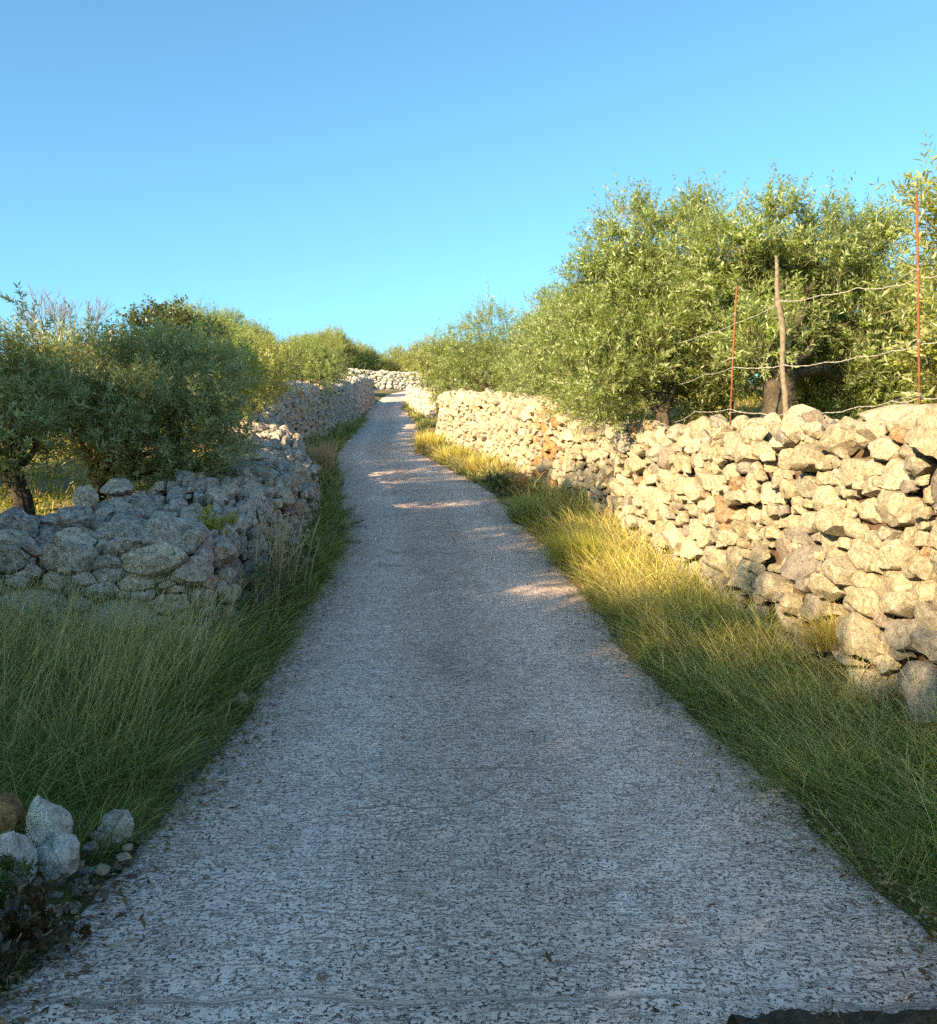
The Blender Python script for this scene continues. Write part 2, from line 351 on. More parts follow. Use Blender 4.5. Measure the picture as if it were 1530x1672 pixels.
def build_road():
    ys = list(np.arange(-40, 1.5, 1.5)) + list(np.arange(1.5, 11, .035)) + list(np.arange(11, 25, .09)) + list(np.arange(25, 90, .4))
    m = 84; V = []; A = []
    for y in ys:
        c, h = xcen(y), hwid(y)
        l = h + .09*fbm(y*.9, 3.1) + .05*fbm(y*5, 1.1, 1); r = h + .09*fbm(y*.9, 8.1) + .05*fbm(y*5, 5.1, 1)
        for i in range(m+1):
            t = -1+2*i/m; x = c + t*(r if t > 0 else l)
            z = roadZ(y) + .012*(1-t*t) + .012*fbm(x*1.1, y*1.1, 0, 2)
            if 1.5 < y < 25: z += .0045*noise.noise(Vector((x*14, y*24, 0))) + .003*noise.noise(Vector((x*30, y*45, 4)))
            if abs(t) > .97: z -= .05
            V.append((x, y, z)); A.append(t)
    fs = [(j*(m+1)+i, j*(m+1)+i+1, (j+1)*(m+1)+i+1, (j+1)*(m+1)+i) for j in range(len(ys)-1) for i in range(m)]
    me = np_mesh('road', V, [i for f in fs for i in f], [4]*len(fs), {'across': A}, True)
    tag(link('road', me, M['road']), 'rough brushed concrete lane climbing the hill', None, None, 'structure')
build_road()

# ------------------------------------------------------------------ dry stone walls
def clip_poly(poly, nx, ny, d):
    out = []; k = len(poly)
    for i in range(k):
        a = poly[i]; b = poly[(i+1) % k]
        da = a[0]*nx+a[1]*ny-d; db = b[0]*nx+b[1]*ny-d
        if da <= 0: out.append(a)
        if da*db < 0:
            t = da/(da-db); out.append((a[0]+(b[0]-a[0])*t, a[1]+(b[1]-a[1])*t))
    return out
def stone_shape(poly, rg, M_ang, depth, detail=1.0):
    """a rough quarried stone filling polygon poly (local a,b around its middle), front along +c"""
    sz = max(.03, math.sqrt(abs(sum(poly[i][0]*poly[(i+1) % len(poly)][1]-poly[(i+1) % len(poly)][0]*poly[i][1] for i in range(len(poly))))/2))
    tx, ty = rg.uniform(-.35, .35), rg.uniform(-.30, .30)
    rad = []
    angs = sorted(math.atan2(q[1], q[0]) for q in poly)
    while len(angs) < M_ang:
        gaps = [((angs[(i+1) % len(angs)]-angs[i]) % 6.28319, i) for i in range(len(angs))]; g, i = max(gaps)
        angs.insert(i+1, angs[i]+g*rg.uniform(.4, .6))
    for th in angs:
        dx, dy = math.cos(th), math.sin(th); best = 1e9
        for i in range(len(poly)):
            p, q = poly[i], poly[(i+1) % len(poly)]; ex, ey = q[0]-p[0], q[1]-p[1]
            den = dx*ey-dy*ex
            if abs(den) < 1e-9: continue
            t = (p[0]*ey-p[1]*ex)/den; u = (p[0]*dy-p[1]*dx)/den
            if t > 0 and -1e-6 <= u <= 1+1e-6: best = min(best, t)
        if best > 1e8: best = sz*.4
        rad.append((dx, dy, best))
    rr = [r[2] for r in rad]; n = len(rr)
    rr = [min(rr[i], .86*rr[i]+.07*(rr[i-1]+rr[(i+1) % n])) for i in range(n)]
    rings = [(.93, -.6), (1.0, -.1), (1.0, .55), (.95, .86), (.66, .98), (.32, 1.0)] if M_ang < 20 else [(.93, -.6), (1.0, -.1), (1.01, .35), (1.0, .62), (.96, .84), (.84, .96), (.60, 1.0), (.36, 1.01), (.16, 1.0)]
    vs = []
    gap = .004
    for (q, d) in rings:
        for k in range(n):
            r = max(.01, rr[k]*.995-gap)*q; x, y = rad[k][0]*r, rad[k][1]*r
            vs.append([x, y, depth*d + (max(0, d))*(tx*x+ty*y)])
    vs.append([0, 0, depth*1.0])
    # a few split faces
    for c in range(rg.randint(5, 9)):
        az = rg.uniform(0, 6.28); tl = rg.uniform(.2, 1.0); nx, ny, nz = math.cos(az)*math.sin(tl), math.sin(az)*math.sin(tl), math.cos(tl)
        ext = max(v[0]*nx+v[1]*ny+v[2]*nz for v in vs); dd = ext*rg.uniform(.62, .92)
        for v in vs:
            e = v[0]*nx+v[1]*ny+v[2]*nz-dd
            if e > 0: v[0] -= nx*e*.92; v[1] -= ny*e*.92; v[2] -= nz*e*.92
    s = Vector((rg.uniform(0, 99), rg.uniform(0, 99), rg.uniform(0, 99)))
    for v in vs:
        p = Vector(v)
        w = noise.noise_vector(p*(1.6/sz)+s)*sz*.05 + noise.noise_vector(p*(4.2/sz)+s)*sz*.05*detail + noise.noise_vector(p*22+s)*.008
        v[0] += w.x; v[1] += w.y; v[2] += w.z
    fs = []
    for i in range(len(rings)-1):
        for k in range(n):
            a, b = i*n+k, i*n+(k+1) % n; fs += [(a, b, b+n, a+n)]
    tip = len(vs)-1
    for k in range(n): fs.append(((len(rings)-1)*n+k, (len(rings)-1)*n+(k+1) % n, tip))
    return vs, fs
ICO = None
def rock_shape(rg, sx, sy, sz, sub=2, cuts=7):
    """a free rough rock"""
    import bmesh
    bm = bmesh.new(); bmesh.ops.create_icosphere(bm, subdivisions=sub, radius=1.0)
    s = Vector((rg.uniform(0, 99), rg.uniform(0, 99), 0))
    P = [Vector(v.co) for v in bm.verts]
    for c in range(cuts+3):
        d = Vector((rg.gauss(0, 1), rg.gauss(0, 1), rg.gauss(0, 1))).normalized(); lim = rg.uniform(.5, .82)
        for p in P:
            e = p.dot(d)-lim
            if e > 0: p -= d*e*.95
    vs = []
    for p in P:
        p = p + noise.noise_vector(p*1.3+s)*.20 + noise.noise_vector(p*3.5+s)*.10 + noise.noise_vector(p*8+s)*.035
        vs.append((p.x*sx, p.y*sy, p.z*sz))
    bm.verts.ensure_lookup_table()
    fs = [tuple(v.index for v in f.verts) for f in bm.faces]; bm.free()
    return vs, fs
def build_wall(label, pts, side, mat, w0, batter, zt, zb, radii, seed, corners=(), nobj=300, topstones=0, rough=.05, wave=.07, big=None, tint=None, maxr_at_top=True, group=None, skip=0.02):
    rg = random.Random(seed)
    # dense path
    P = [Vector((p[0], p[1])) for p in pts]
    path = [P[0]]
    for a, b in zip(P, P[1:]):
        k = max(1, int((b-a).length/.15)); path += [a+(b-a)*i/k for i in range(1, k+1)]
    X = np.array([p.x for p in path]); Yv = np.array([p.y for p in path])
    ks = np.ones(5)/5
    Xs = np.convolve(np.pad(X, 2, 'edge'), ks, 'valid'); Ysm = np.convolve(np.pad(Yv, 2, 'edge'), ks, 'valid')
    S = np.concatenate(([0], np.cumsum(np.hypot(np.diff(Xs), np.diff(Ysm))))); L = float(S[-1])
    TX, TY = np.gradient(Xs, S), np.gradient(Ysm, S)
    cu = [float(S[np.argmin((Xs-c[0])**2+(Ysm-c[1])**2)]) for c in corners]
    def at(u):
        x, y = float(np.interp(u, S, Xs)), float(np.interp(u, S, Ysm)); tx, ty = float(np.interp(u, S, TX)), float(np.interp(u, S, TY))
        l = math.hypot(tx, ty) or 1; return x, y, side*ty/l, -side*tx/l            # outward normal
    def wid(u):
        w = w0
        for c in cu: w = min(w, .22+abs(u-c)*.95)
        return w
    def H(u):
        x, y, nx, ny = at(u); return zt(x, y, u) - zb(x, y) + .12
    def raw(u, v):
        x, y, nx, ny = at(u); top = zt(x, y, u); h = top - zb(x, y) + .12; w = wid(u)
        if v <= 0: inw, z = batter*(h+v), top+v
        elif v <= w: inw, z = batter*h+v, top + .05*math.sin(math.pi*v/w) + (.10*v if w0 > 1 else 0)
        else: inw, z = batter*h+w, top-(v-w) + (.10*w if w0 > 1 else 0)
        return Vector((x-nx*inw, y-ny*inw, z))
    so = rg.uniform(0, 50)
    def Pt(u, v):
        q = (raw(u, v-.13)+raw(u, v)*2+raw(u, v+.13))/4
        x, y, nx, ny = at(u); k = wave*fbm(u*.8+so, v*1.1, 0, 2)
        return q + Vector((nx*k, ny*k, k*.8))
    e = .06
    def frame(u, v):
        u0, u1 = max(0, u-e), min(L, u+e)
        eu = (Pt(u1, v)-Pt(u0, v)); ev = (Pt(u, v+e)-Pt(u, v-e))
        eu.normalize(); n = eu.cross(ev)
        if n.length < 1e-6: n = Vector((0, 0, 1))
        n.normalize()
        x, y, nx, ny = at(u)
        if n.dot(Vector((nx, ny, .8))) < 0: n = -n
        ev = n.cross(eu); return eu, ev, n
    # sites
    AS = 2.0; BK = .3
    us = np.linspace(0, L, 60); hmax = max(H(float(u)) for u in us); area = L*(hmax+w0+BK)
    sites = []; arr = np.zeros((6000, 3)); ns = 0
    if big:
        for (u, v, r) in big:
            arr[ns] = (u, v*AS, r); ns += 1
    for r, cnt in radii:
        for _ in range(int(cnt*area)):
            u = rg.uniform(0, L); v = rg.uniform(-hmax, w0+BK)
            if v < -H(u) or v > wid(u)+BK: continue
            rr = r*rg.uniform(.8, 1.2)
            if maxr_at_top and v < -.45 and rr > .2 and rg.random() < .3: continue
            a = arr[:ns]
            if ns and np.min(np.hypot(a[:, 0]-u, a[:, 1]-v*AS)-(a[:, 2]+rr)*.88) < 0: continue
            if ns >= 5999: break
            arr[ns] = (u, v*AS, rr); ns += 1
    arr = arr[:ns]
    stones = []
    for i in range(ns):
        u, v, r = arr[i]; b = r*1.55; poly = [(-b, -b), (b, -b), (b, b), (-b, b)]
        dx, dy = arr[:, 0]-u, arr[:, 1]-v; dist = np.hypot(dx, dy)
        for j in np.argsort(dist)[1:22]:
            d = dist[j]
            if d > 3.2*b or d < 1e-6: continue
            lim = (d*d + r*r - arr[j, 2]**2)/(2*d)
            poly = clip_poly(poly, dx[j]/d, dy[j]/d, lim)
            if len(poly) < 3: break
        if len(poly) < 3: continue
        poly = [(p[0], p[1]/AS) for p in poly]
        A = abs(sum(poly[k][0]*poly[(k+1) % len(poly)][1]-poly[(k+1) % len(poly)][0]*poly[k][1] for k in range(len(poly))))/2
        if A < .0006 or (rg.random() < skip and r < .16): continue
        cx = sum(p[0] for p in poly)/len(poly); cy = sum(p[1] for p in poly)/len(poly)
        poly = [(p[0]-cx, p[1]-cy) for p in poly]
        uu = min(L, max(0, u+cx)); vv = v/AS+cy
        p = Pt(uu, vv); fr = frame(uu, vv)
        view = (Vector((0, 0, CAMZ))-p); dd = view.length
        score = A/dd**2*(max(.05, fr[2].dot(view)/dd) if in_frame(p) else 1e-4)
        stones.append((score, A, poly, p, fr))
    stones.sort(key=lambda s: -s[0])
    mid = Pt(L/2, -.3); basez = zb(mid.x, mid.y)
    root = empty('dry_stone_wall', (mid.x, mid.y, basez), label=label, cat='stone wall', group=group)
    ro = Vector(root.location)
    rest = MB(); nfree = min(topstones, nobj)
    ntile = nobj - nfree
    for k, (sc, A, poly, p, (eu, ev, n)) in enumerate(stones):
        pxs = math.sqrt(max(sc, 0))*F
        m = 26 if pxs > 42 else (16 if pxs > 18 else 11)
        dep = min(.24, max(.035, math.sqrt(A)*rg.uniform(.30, .70)))
        vs, fs = stone_shape(poly, rg, m, dep)
        off = rg.uniform(-.5, 1.0)*rough
        tn = rg.random() if tint is None else tint(p, rg)
        loc = p + n*(off-.3*dep)
        M3 = Matrix((eu, ev, n)).transposed()
        if k < ntile and sc > 1e-7:
            mb = MB(); mb.add([M3 @ Vector(v) for v in vs], fs, tn)
            mb.build('stone', mat, root, True, loc-ro, 27)
        else:
            rest.add([(M3 @ Vector(v)) + loc - ro for v in vs], fs, tn)
    for k in range(topstones):
        u = rg.uniform(0, L); v = rg.uniform(-.05, max(.05, wid(u)-.1)); s = rg.choice([.07, .09, .11, .14, .19])*rg.uniform(.8, 1.2)
        p = Pt(u, v)
        vs, fs = rock_shape(rg, s*rg.uniform(.9, 1.5), s*rg.uniform(.8, 1.2), s*rg.uniform(.45, .8), 3 if s > .1 and p.y < 14 else 2)
        rot = Matrix.Rotation(rg.uniform(0, 6.28), 3, 'Z') @ Matrix.Rotation(rg.uniform(-.4, .4), 3, 'X')
        mb = MB(); tn = rg.random() if tint is None else tint(p, rg); mb.add([rot @ Vector(q) for q in vs], fs, tn)
        mb.build('stone', mat, root, True, p+Vector((0, 0, s*.35))-ro, 27)
    if rest.v:
        o = rest.build('small_stones', mat, root, True, None, 27); o['kind'] = 'stuff'
    # packed core behind the facing stones
    core = MB(); nu = max(4, int(L/.2)); nv = 26; V = []
    for i in range(nu+1):
        u = L*i/nu
        for j in range(nv+1):
            h = H(u); w = wid(u); v = -h + (h+w+BK)*j/nv; p = Pt(u, v)
            fr = frame(u, v); V.append(p - fr[2]*(.085+.03*noise.noise(p*6)) - ro)
    fs = [(i*(nv+1)+j, i*(nv+1)+j+1, (i+1)*(nv+1)+j+1, (i+1)*(nv+1)+j) for i in range(nu) for j in range(nv)]
    core.add(V, fs, .5); o = core.build('rubble_core', M['core'], root, True); o['kind'] = 'stuff'
    return root, Pt, L
def zverge(x, y): return ground_z(x, y, False) if y < 200 else 0
def zbR(x, y): return roadZ(y)+.08
def path_of(fx, y0, y1, step=1.0):
    ys = list(np.arange(y0, y1, step))+[y1]; return [(fx(y), y) for y in ys]
def jag(fz, amp, seed):
    return lambda x, y, u: fz(y) + amp*fbm(u*1.1+seed, seed*3.3, 0, 3)
RAD_NEAR = [(.25, 3), (.195, 9), (.15, 24), (.115, 45), (.085, 80), (.058, 110)]
RAD_FAR = [(.24, 3), (.18, 10), (.135, 26), (.10, 55), (.075, 70)]
def tintR(p, rg):
    if p.y < 5.9 and p.z < .8: return .89
    if 7.0 < p.y < 8.0 and p.z < 1.7 and rg.random() < .45: return .89  # grey tint paints in the shade of stones turned from the sun
    if 18.8 < p.y < 20.3 and rg.random() < .55: return .95
    q = rg.random(); return rg.choice((.87, .89, .90)) if q < .09 else .93 if q < .12 else rg.random()*.83
build_wall('tall cream dry stone wall beside the right verge, under the wire fence', path_of(xR, 3.6, 16.4), 1*-1, M['cream'], .55, .07, jag(topR, .07, 1), zbR,
           RAD_NEAR, 5, nobj=300, topstones=16, rough=.08, tint=tintR,
           big=[(1.75, -1.62, .36), (3.45, -.55, .22), (3.75, -1.0, .29), (2.6, -1.75, .30), (4.4, -.22, .2), (5.3, -.22, .19), (3.7, -.2, .2), (3.0, -.25, .2), (2.4, -.25, .19), (6.6, -.2, .18)])
far_r = [(2.9, 16.9), (2.45, 16.7), (2.2, 16.9)] + path_of(xR, 17.8, 33.0) + [(-1.05, 33.4), (-.6, 33.6)]
build_wall('sunlit cream dry stone wall with a reddish collapse, beyond the taller near one on the right', far_r, -1, M['cream'], .6, .07, jag(topR, .09, 3), zbR,
           RAD_FAR, 6, corners=[(2.45, 16.7), (-1.22, 33.0)], nobj=300, topstones=30, rough=.06, tint=tintR)
short_r = [(-1.5, 46.6)] + path_of(xR, 47, 62)
build_wall('low dark shaded wall at the far right bend of the lane', short_r, -1, M['grey'], .6, .06, lambda x, y, u: roadZ(y)+1.25+.12*fbm(u*.8, 4), zbR, RAD_FAR, 7, nobj=120, topstones=8)
near_l = [(-8.0, 7.15), (-5.5, 7.35), (-3.6, 7.5), (-2.6, 7.55), (-2.27, 7.8)] + path_of(xL, 8.6, 24.6) + [(-5.5, 25.2), (-6.2, 25.5)]
def topLn(x, y, u): return topL(min(y, 25)) + .08*fbm(u*1.0, 21, 0, 3) + (.0 if y > 8 else .02) + .16*max(0, noise.noise(Vector((u*.45, 5, 5))))
build_wall('low broad grey dry stone wall with a rubble top along the left edge of the lane', near_l, 1, M['grey'], 1.35, .10, topLn, lambda x, y: roadZ(y)+.08,
           [(.25, 3), (.19, 9), (.145, 24), (.11, 50), (.08, 80), (.055, 90)], 8, corners=[(-2.3, 7.6)], nobj=300, topstones=95, rough=.09, wave=.13,
           big=[(5.0, -.62, .34), (5.55, -.85, .24), (4.35, -.5, .27), (5.35, -.18, .26), (4.6, -.12, .22), (3.9, -.3, .24)])
mid_l = [(-6.9, 27.3), (-6.1, 26.9), (-5.65, 27.0)] + path_of(xL, 27.6, 46.6) + [(-5.75, 47.1), (-6.3, 47.2)]
build_wall('grey dry stone wall past the step in the left wall, halfway up the lane', mid_l, 1, M['grey'], 1.2, .08, jag(topL, .14, 9), lambda x, y: roadZ(y)+.08,
           RAD_FAR, 9, corners=[(-5.65, 27.0)], nobj=300, topstones=30, rough=.07)
third_l = [(-7.3, 48.6), (-6.5, 48.4), (-6.2, 48.8)] + path_of(xL, 49.6, 61.4) + [(-6.6, 62), (-7.4, 62.2)]
build_wall('grey dry stone wall farthest up on the left, before the bend', third_l, 1, M['grey'], 1.0, .06, jag(topL, .12, 12), lambda x, y: roadZ(y)+.08,
           RAD_FAR, 10, corners=[(-6.2, 48.8), (-6.4, 61.6)], nobj=150, topstones=10)
endw = [(-13.5, 80.0), (-11, 81), (-8.5, 82.6), (-6.5, 83.4), (-4.8, 84.2), (-2, 85.5), (2, 87)]
build_wall('pale sunlit dry stone wall closing the view at the end of the lane', endw, 1, M['far'], .7, .06, lambda x, y, u: 14.15+.2*fbm(u*.5, 3), lambda x, y: 11.9,
           [(.34, 3), (.24, 12), (.17, 30), (.12, 40)], 12, nobj=220, topstones=10)

# ------------------------------------------------------------------ foliage
def crown_mesh(name, blobs, dens, leaf, seed, up=.55, spray=.36, nl=20, shoots=0.0, wfac=.27, droop=0.0, stems=True, airy=.04, cl=2.6):
    """blobs: (x,y,z,rx,ry,rz); dens: sprays per square metre of shell. Returns leaf mesh and twig mesh"""
    g = np.random.default_rng(seed); B = np.array(blobs, float); bp = []; bd = []; bl = []; tt = []
    for i, b in enumerate(B):
        r = b[3:6]; area = 4*math.pi*((r[0]*r[1])**1.6/3+(r[0]*r[2])**1.6/3+(r[1]*r[2])**1.6/3)**(1/1.6)
        n = int(area*dens)
        d = g.normal(size=(n, 3)); d /= np.linalg.norm(d, axis=1)[:, None]
        lump = 1 + .22*np.sin(d[:, 0]*5+i)*np.sin(d[:, 1]*4+2*i) + .16*np.sin(d[:, 2]*7+i*3) + .12*g.normal(size=n)
        q = np.where(g.random(n) < .72, g.uniform(.72, 1.0, n), g.uniform(.3, .75, n))*lump
        p = b[:3] + d*r*q[:, None]
        keep = np.ones(n, bool)
        for j, c in enumerate(B):
            if j != i: keep &= ~((np.sum(((p-c[:3])/c[3:6])**2, axis=1) < .40) & (g.random(n) < .85))
        keep &= np.array([noise.noise(Vector(x)*cl) for x in (p+seed*3.1)]) > g.normal(size=n)*.10-.12+airy
        p, d = p[keep], d[keep]; n = len(p)
        v = d*.75 + np.array([0, 0, up]) + g.normal(size=(n, 3))*.42; v[:, 2] -= droop*g.random(n)*(1-np.clip(d[:, 2], 0, 1))
        v /= np.linalg.norm(v, axis=1)[:, None]
        bp.append(p); bd.append(v); bl.append(spray*g.uniform(.6, 1.25, n)); tt.append(np.full(n, g.random()*.25) + g.normal(size=n)*.08)
        ns = int(area*shoots)
        if ns:
            d = g.normal(size=(ns, 3)); d[:, 2] = np.abs(d[:, 2])+.6; d /= np.linalg.norm(d, axis=1)[:, None]
            v = np.array([0, 0, 1.0])+g.normal(size=(ns, 3))*.22+d*.15; v /= np.linalg.norm(v, axis=1)[:, None]
            bp.append(b[:3]+d*r*.95); bd.append(v); bl.append(spray*g.uniform(1.0, 2.0, ns)); tt.append(np.full(ns, .25))
    P = np.concatenate(bp); D = np.concatenate(bd); L = np.concatenate(bl); T = np.concatenate(tt)
    n = len(P)
    # leaves along each spray
    k = np.repeat(np.arange(n), nl); i = np.tile(np.arange(nl), n); N = n*nl
    base = np.cross(D, np.array([.31, .77, .2])); base /= np.linalg.norm(base, axis=1)[:, None]; other = np.cross(D, base)
    ang = (i//2)*1.57 + (i % 2)*math.pi + g.normal(size=N)*.5
    side = base[k]*np.cos(ang)[:, None] + other[k]*np.sin(ang)[:, None]
    t = (i+1)/nl + g.normal(size=N)*.03
    pos = P[k] + D[k]*(L[k]*t)[:, None]; pos[:, 2] -= .10*L[k]*t*t
    ld = D[k]*g.uniform(.35, .9, N)[:, None] + side*.8; ld += g.normal(size=(N, 3))*.15; ld /= np.linalg.norm(ld, axis=1)[:, None]
    roll = np.cross(ld, D[k]) + g.normal(size=(N, 3))*.35; roll -= ld*np.sum(roll*ld, axis=1)[:, None]; roll /= np.maximum(1e-6, np.linalg.norm(roll, axis=1))[:, None]
    ll = leaf*g.uniform(.65, 1.25, N)*(1-.3*np.clip(t, 0, 1)); w = ll*wfac*.5
    nrm = np.cross(roll, ld)
    V = np.empty((N, 4, 3)); V[:, 0] = pos; V[:, 1] = pos+ld*(ll*.45)[:, None]+roll*w[:, None]; V[:, 2] = pos+ld*ll[:, None]-nrm*(ll*.10)[:, None]; V[:, 3] = pos+ld*(ll*.45)[:, None]-roll*w[:, None]
    flip = nrm[:, 2] < 0
    idx = np.arange(N*4).reshape(N, 4); idx[flip] = idx[flip][:, ::-1]
    rv = np.clip(T[k]+.22+g.normal(size=N)*.20, 0, 1)
    me = np_mesh(name, V.reshape(-1, 3), idx.ravel(), np.full(N, 4), {'rnd': np.repeat(rv, 4)}, False)
    tm = None
    if stems:
        # each spray's stem: a thin three-sided rod, reaching back into the crown
        a = P - D*(.18); bb = P + D*L[:, None]*.95; bb[:, 2] -= .09*L; r0 = .0022+leaf*.012
        ring = [base*math.cos(x)+other*math.sin(x) for x in (0, 2.09, 4.19)]
        SV = np.stack([a+ring[0]*r0, a+ring[1]*r0, a+ring[2]*r0, bb], axis=1)
        sf = (np.arange(n)[:, None]*4 + np.array([0, 1, 3, 1, 2, 3, 2, 0, 3])[None, :]).ravel()
        tm = np_mesh('twigs', SV.reshape(-1, 3), sf, np.full(n*3, 3), {'rnd': np.full(n*4, .5)}, False)
    return me, tm
def limb_mesh(start, ends, r0, seed, wob=.12):
    rg = random.Random(seed); mb = MB(); start = Vector(start)
    for e in ends:
        e = Vector(e); n = 8; pts = []
        for i in range(n+1):
            t = i/n; p = start.lerp(e, t); p.z += .18*(e-start).length*math.sin(t*math.pi)*.3
            w = math.sin(t*math.pi)*wob*(e-start).length; p += Vector((rg.uniform(-1, 1), rg.uniform(-1, 1), rg.uniform(-.5, .5)))*w*.5; pts.append(p)
        mb.tube(pts, [r0*(1-.8*i/n)+.008 for i in range(n+1)], 7)
        for k in range(4):
            j = rg.randint(3, n); q = pts[j]+Vector((rg.uniform(-1, 1), rg.uniform(-1, 1), rg.uniform(-.1, .9)))*.4*(e-start).length*.6
            m = pts[j].lerp(q, .5)+Vector((0, 0, .06)); mb.tube([pts[j], m, q], [r0*.3, r0*.18, .006], 5)
    return mb
def trunk_mesh(base, top, r0, r1, seed):
    rg = random.Random(seed); base, top = Vector(base), Vector(top); n = 9; na = 14; vs = []; fs = []
    for i in range(n+1):
        t = i/n; c = base.lerp(top, t)+Vector((.10*math.sin(t*4+seed), .1*math.cos(t*3+seed), 0))*r0*2
        r = r0+(r1-r0)*t + r0*.5*max(0, .25-t)*2
        for k in range(na):
            a = 2*math.pi*k/na; rr = r*(1+.20*math.sin(3*a+t*2.2+seed)+.10*math.sin(7*a+5*t)+.07*noise.noise(Vector((math.cos(a)*2, math.sin(a)*2, t*5+seed))))
            vs.append(c+Vector((math.cos(a)*rr, math.sin(a)*rr, 0)))
    for i in range(n):
        for k in range(na): fs.append((i*na+k, i*na+(k+1) % na, (i+1)*na+(k+1) % na, (i+1)*na+k))
    fs.append(tuple(n*na+k for k in range(na)))
    mb = MB(); mb.add(vs, fs, rg.random()); return mb
def tree(name, label, cat, base, blobs, dens, leaf, seed, mat, group=None, tr=.14, crotch=None, limbs=6, **k):
    """blobs in world space; the tree's origin is its base"""
    base = Vector(base); rel = [(b[0]-base.x, b[1]-base.y, b[2]-base.z, *b[3:6]) for b in blobs]
    root = empty(name, base, label=label, cat=cat, group=group)
    lo = min(b[2]-b[5] for b in rel); cz = crotch or max(.5, lo+.35)
    mx = sum(b[0] for b in rel)/len(rel)*.25; my = sum(b[1] for b in rel)/len(rel)*.25
    trunk_mesh((0, 0, -.25), (mx, my, cz), tr, tr*.7, seed).build('trunk', M['bark'], root)
    rg = random.Random(seed); pick = sorted(rel, key=lambda b: -b[3])[:limbs]
    limb_mesh((mx, my, cz-.08), [b[:3] for b in pick], tr*.32, seed).build('branches', M['bark'], root)
    me, tm = crown_mesh('crown', rel, dens, leaf, seed, **k)
    link('crown', me, mat, root)
    if tm: tag(link('twigs', tm, M['twigg'], root), kind='stuff')
    return root
def pb(lst, Y, sy=1.2, jit=0.0, seed=0):
    """crown lobes given as (px,py,rpx[,dY])"""
    rg = random.Random(seed); out = []
    for b in lst:
        y = Y + (b[3] if len(b) > 3 else rg.uniform(-jit, jit)); c = W(b[0], b[1], y); r = b[2]*y/F
        out.append((c.x, c.y, c.z-.06*r, r*.93, r*sy, r*.88))
    return out
def copy_tree(root, label, base, rz, s, group=None):
    r = root.copy(); COL.objects.link(r); r.location = base; r.rotation_euler = (0, 0, rz); r.scale = (s, s, s*rnd.uniform(.92, 1.08))
    r['label'] = label
    if group: r['group'] = group
    elif 'group' in r: del r['group']
    for c in root.children:
        d = c.copy(); COL.objects.link(d); d.parent = r
    return r
def gbase(X, Y, dz=0): return (X, Y, ground_z(X, Y)+dz)

# --- right side olives (seen from the lane)
b1 = W(1255, 690, 11.4)
T1 = tree('olive_tree', 'olive tree with thick dark trunk behind the wooden fence post', 'olive tree', gbase(b1.x, 11.4),
     pb([(1180, 420, 72, .5), (1265, 395, 68, .2), (1345, 410, 68, .4), (1430, 405, 52, .8), (1450, 470, 62, .5), (1210, 500, 88, .9), (1310, 490, 90, 1.0), (1395, 520, 85, .6), (1450, 560, 60, 1.0), (1190, 570, 62, 1.3), (1340, 620, 66, 1.8), (1430, 630, 60, 1.4), (1250, 545, 58, -.5), (1470, 610, 60, .8), (1160, 640, 50, 2.2), (1390, 655, 45, 1.2), (1270, 345, 22, .2), (1290, 375, 28, .2), (1440, 365, 20, .6), (1375, 365, 18, .5), (1215, 360, 18, .4)], 11.6),
     124, .092, 101, M['olive'], airy=.11, tr=.24, crotch=1.0, up=.75, shoots=4.0, limbs=9)
b2 = W(1100, 670, 12.6)
T2 = tree('olive_tree', 'wide olive tree with a thin leaning stem left of the rusty rod', 'olive tree', gbase(b2.x, 12.9),
     pb([(1030, 390, 60, .6), (1130, 400, 68, .6), (1000, 460, 72, .7), (1080, 470, 88, .6), (1150, 520, 78, .6), (960, 540, 72, .6), (1040, 560, 92, .2), (1120, 600, 70, .9), (985, 610, 76, -.2), (1060, 640, 46, .6), (1025, 345, 22, .6), (1015, 370, 26, .6), (1135, 345, 20, .6), (1145, 375, 28, .6), (1080, 375, 24, .6), (950, 450, 24, .7)], 13.2),
     124, .094, 102, M['olive'], airy=.11, tr=.11, crotch=.75, up=.7, shoots=3.0, limbs=8)
T3 = tree('olive_tree', 'low bushy olive spilling over the wall top at the middle of the right wall', 'olive tree', gbase(3.1, 17.8),
     pb([(915, 550, 52, .6), (945, 520, 50, .8), (965, 580, 60, .2), (900, 590, 44, .4), (1000, 630, 46, -.6), (940, 630, 46, -.5), (985, 655, 34, -1.4), (905, 630, 34, 0)], 16.9),
     100, .094, 103, M['olive'], tr=.10, crotch=.5, up=.35, droop=.6, limbs=6)
TE = tree('olive_tree', 'olive at the right edge with long leaves next to the tall rusty rod', 'olive tree', gbase(5.3, 8.6),
     pb([(1580, 330, 66, .2), (1590, 440, 80, .3), (1565, 540, 60, -.2), (1560, 600, 55, .1), (1535, 430, 34, 0), (1530, 310, 26, .2), (1545, 365, 42, .1), (1532, 500, 42, 0), (1525, 585, 38, .1), (1545, 635, 45, .2), (1700, 380, 120, .6), (1720, 560, 120, .3), (1550, 505, 30, -.1)], 8.3),
     60, .115, 104, M['olive2'], tr=.15, up=.5, shoots=3.0, limbs=6, spray=.40)
T5 = tree('olive_tree', 'rounded olive beyond the far end of the right wall, with a dark right half', 'olive tree', gbase(.9, 33.5),
     pb([(800, 535, 46), (765, 570, 50), (725, 585, 42, 1), (820, 580, 46), (785, 615, 45), (740, 620, 36), (830, 620, 30)], 33.5, 1.2, .5, 3),
     38, .105, 105, M['olive'], tr=.16, up=.55, shoots=1.6, nl=18, spray=.42, limbs=6, wfac=.28)
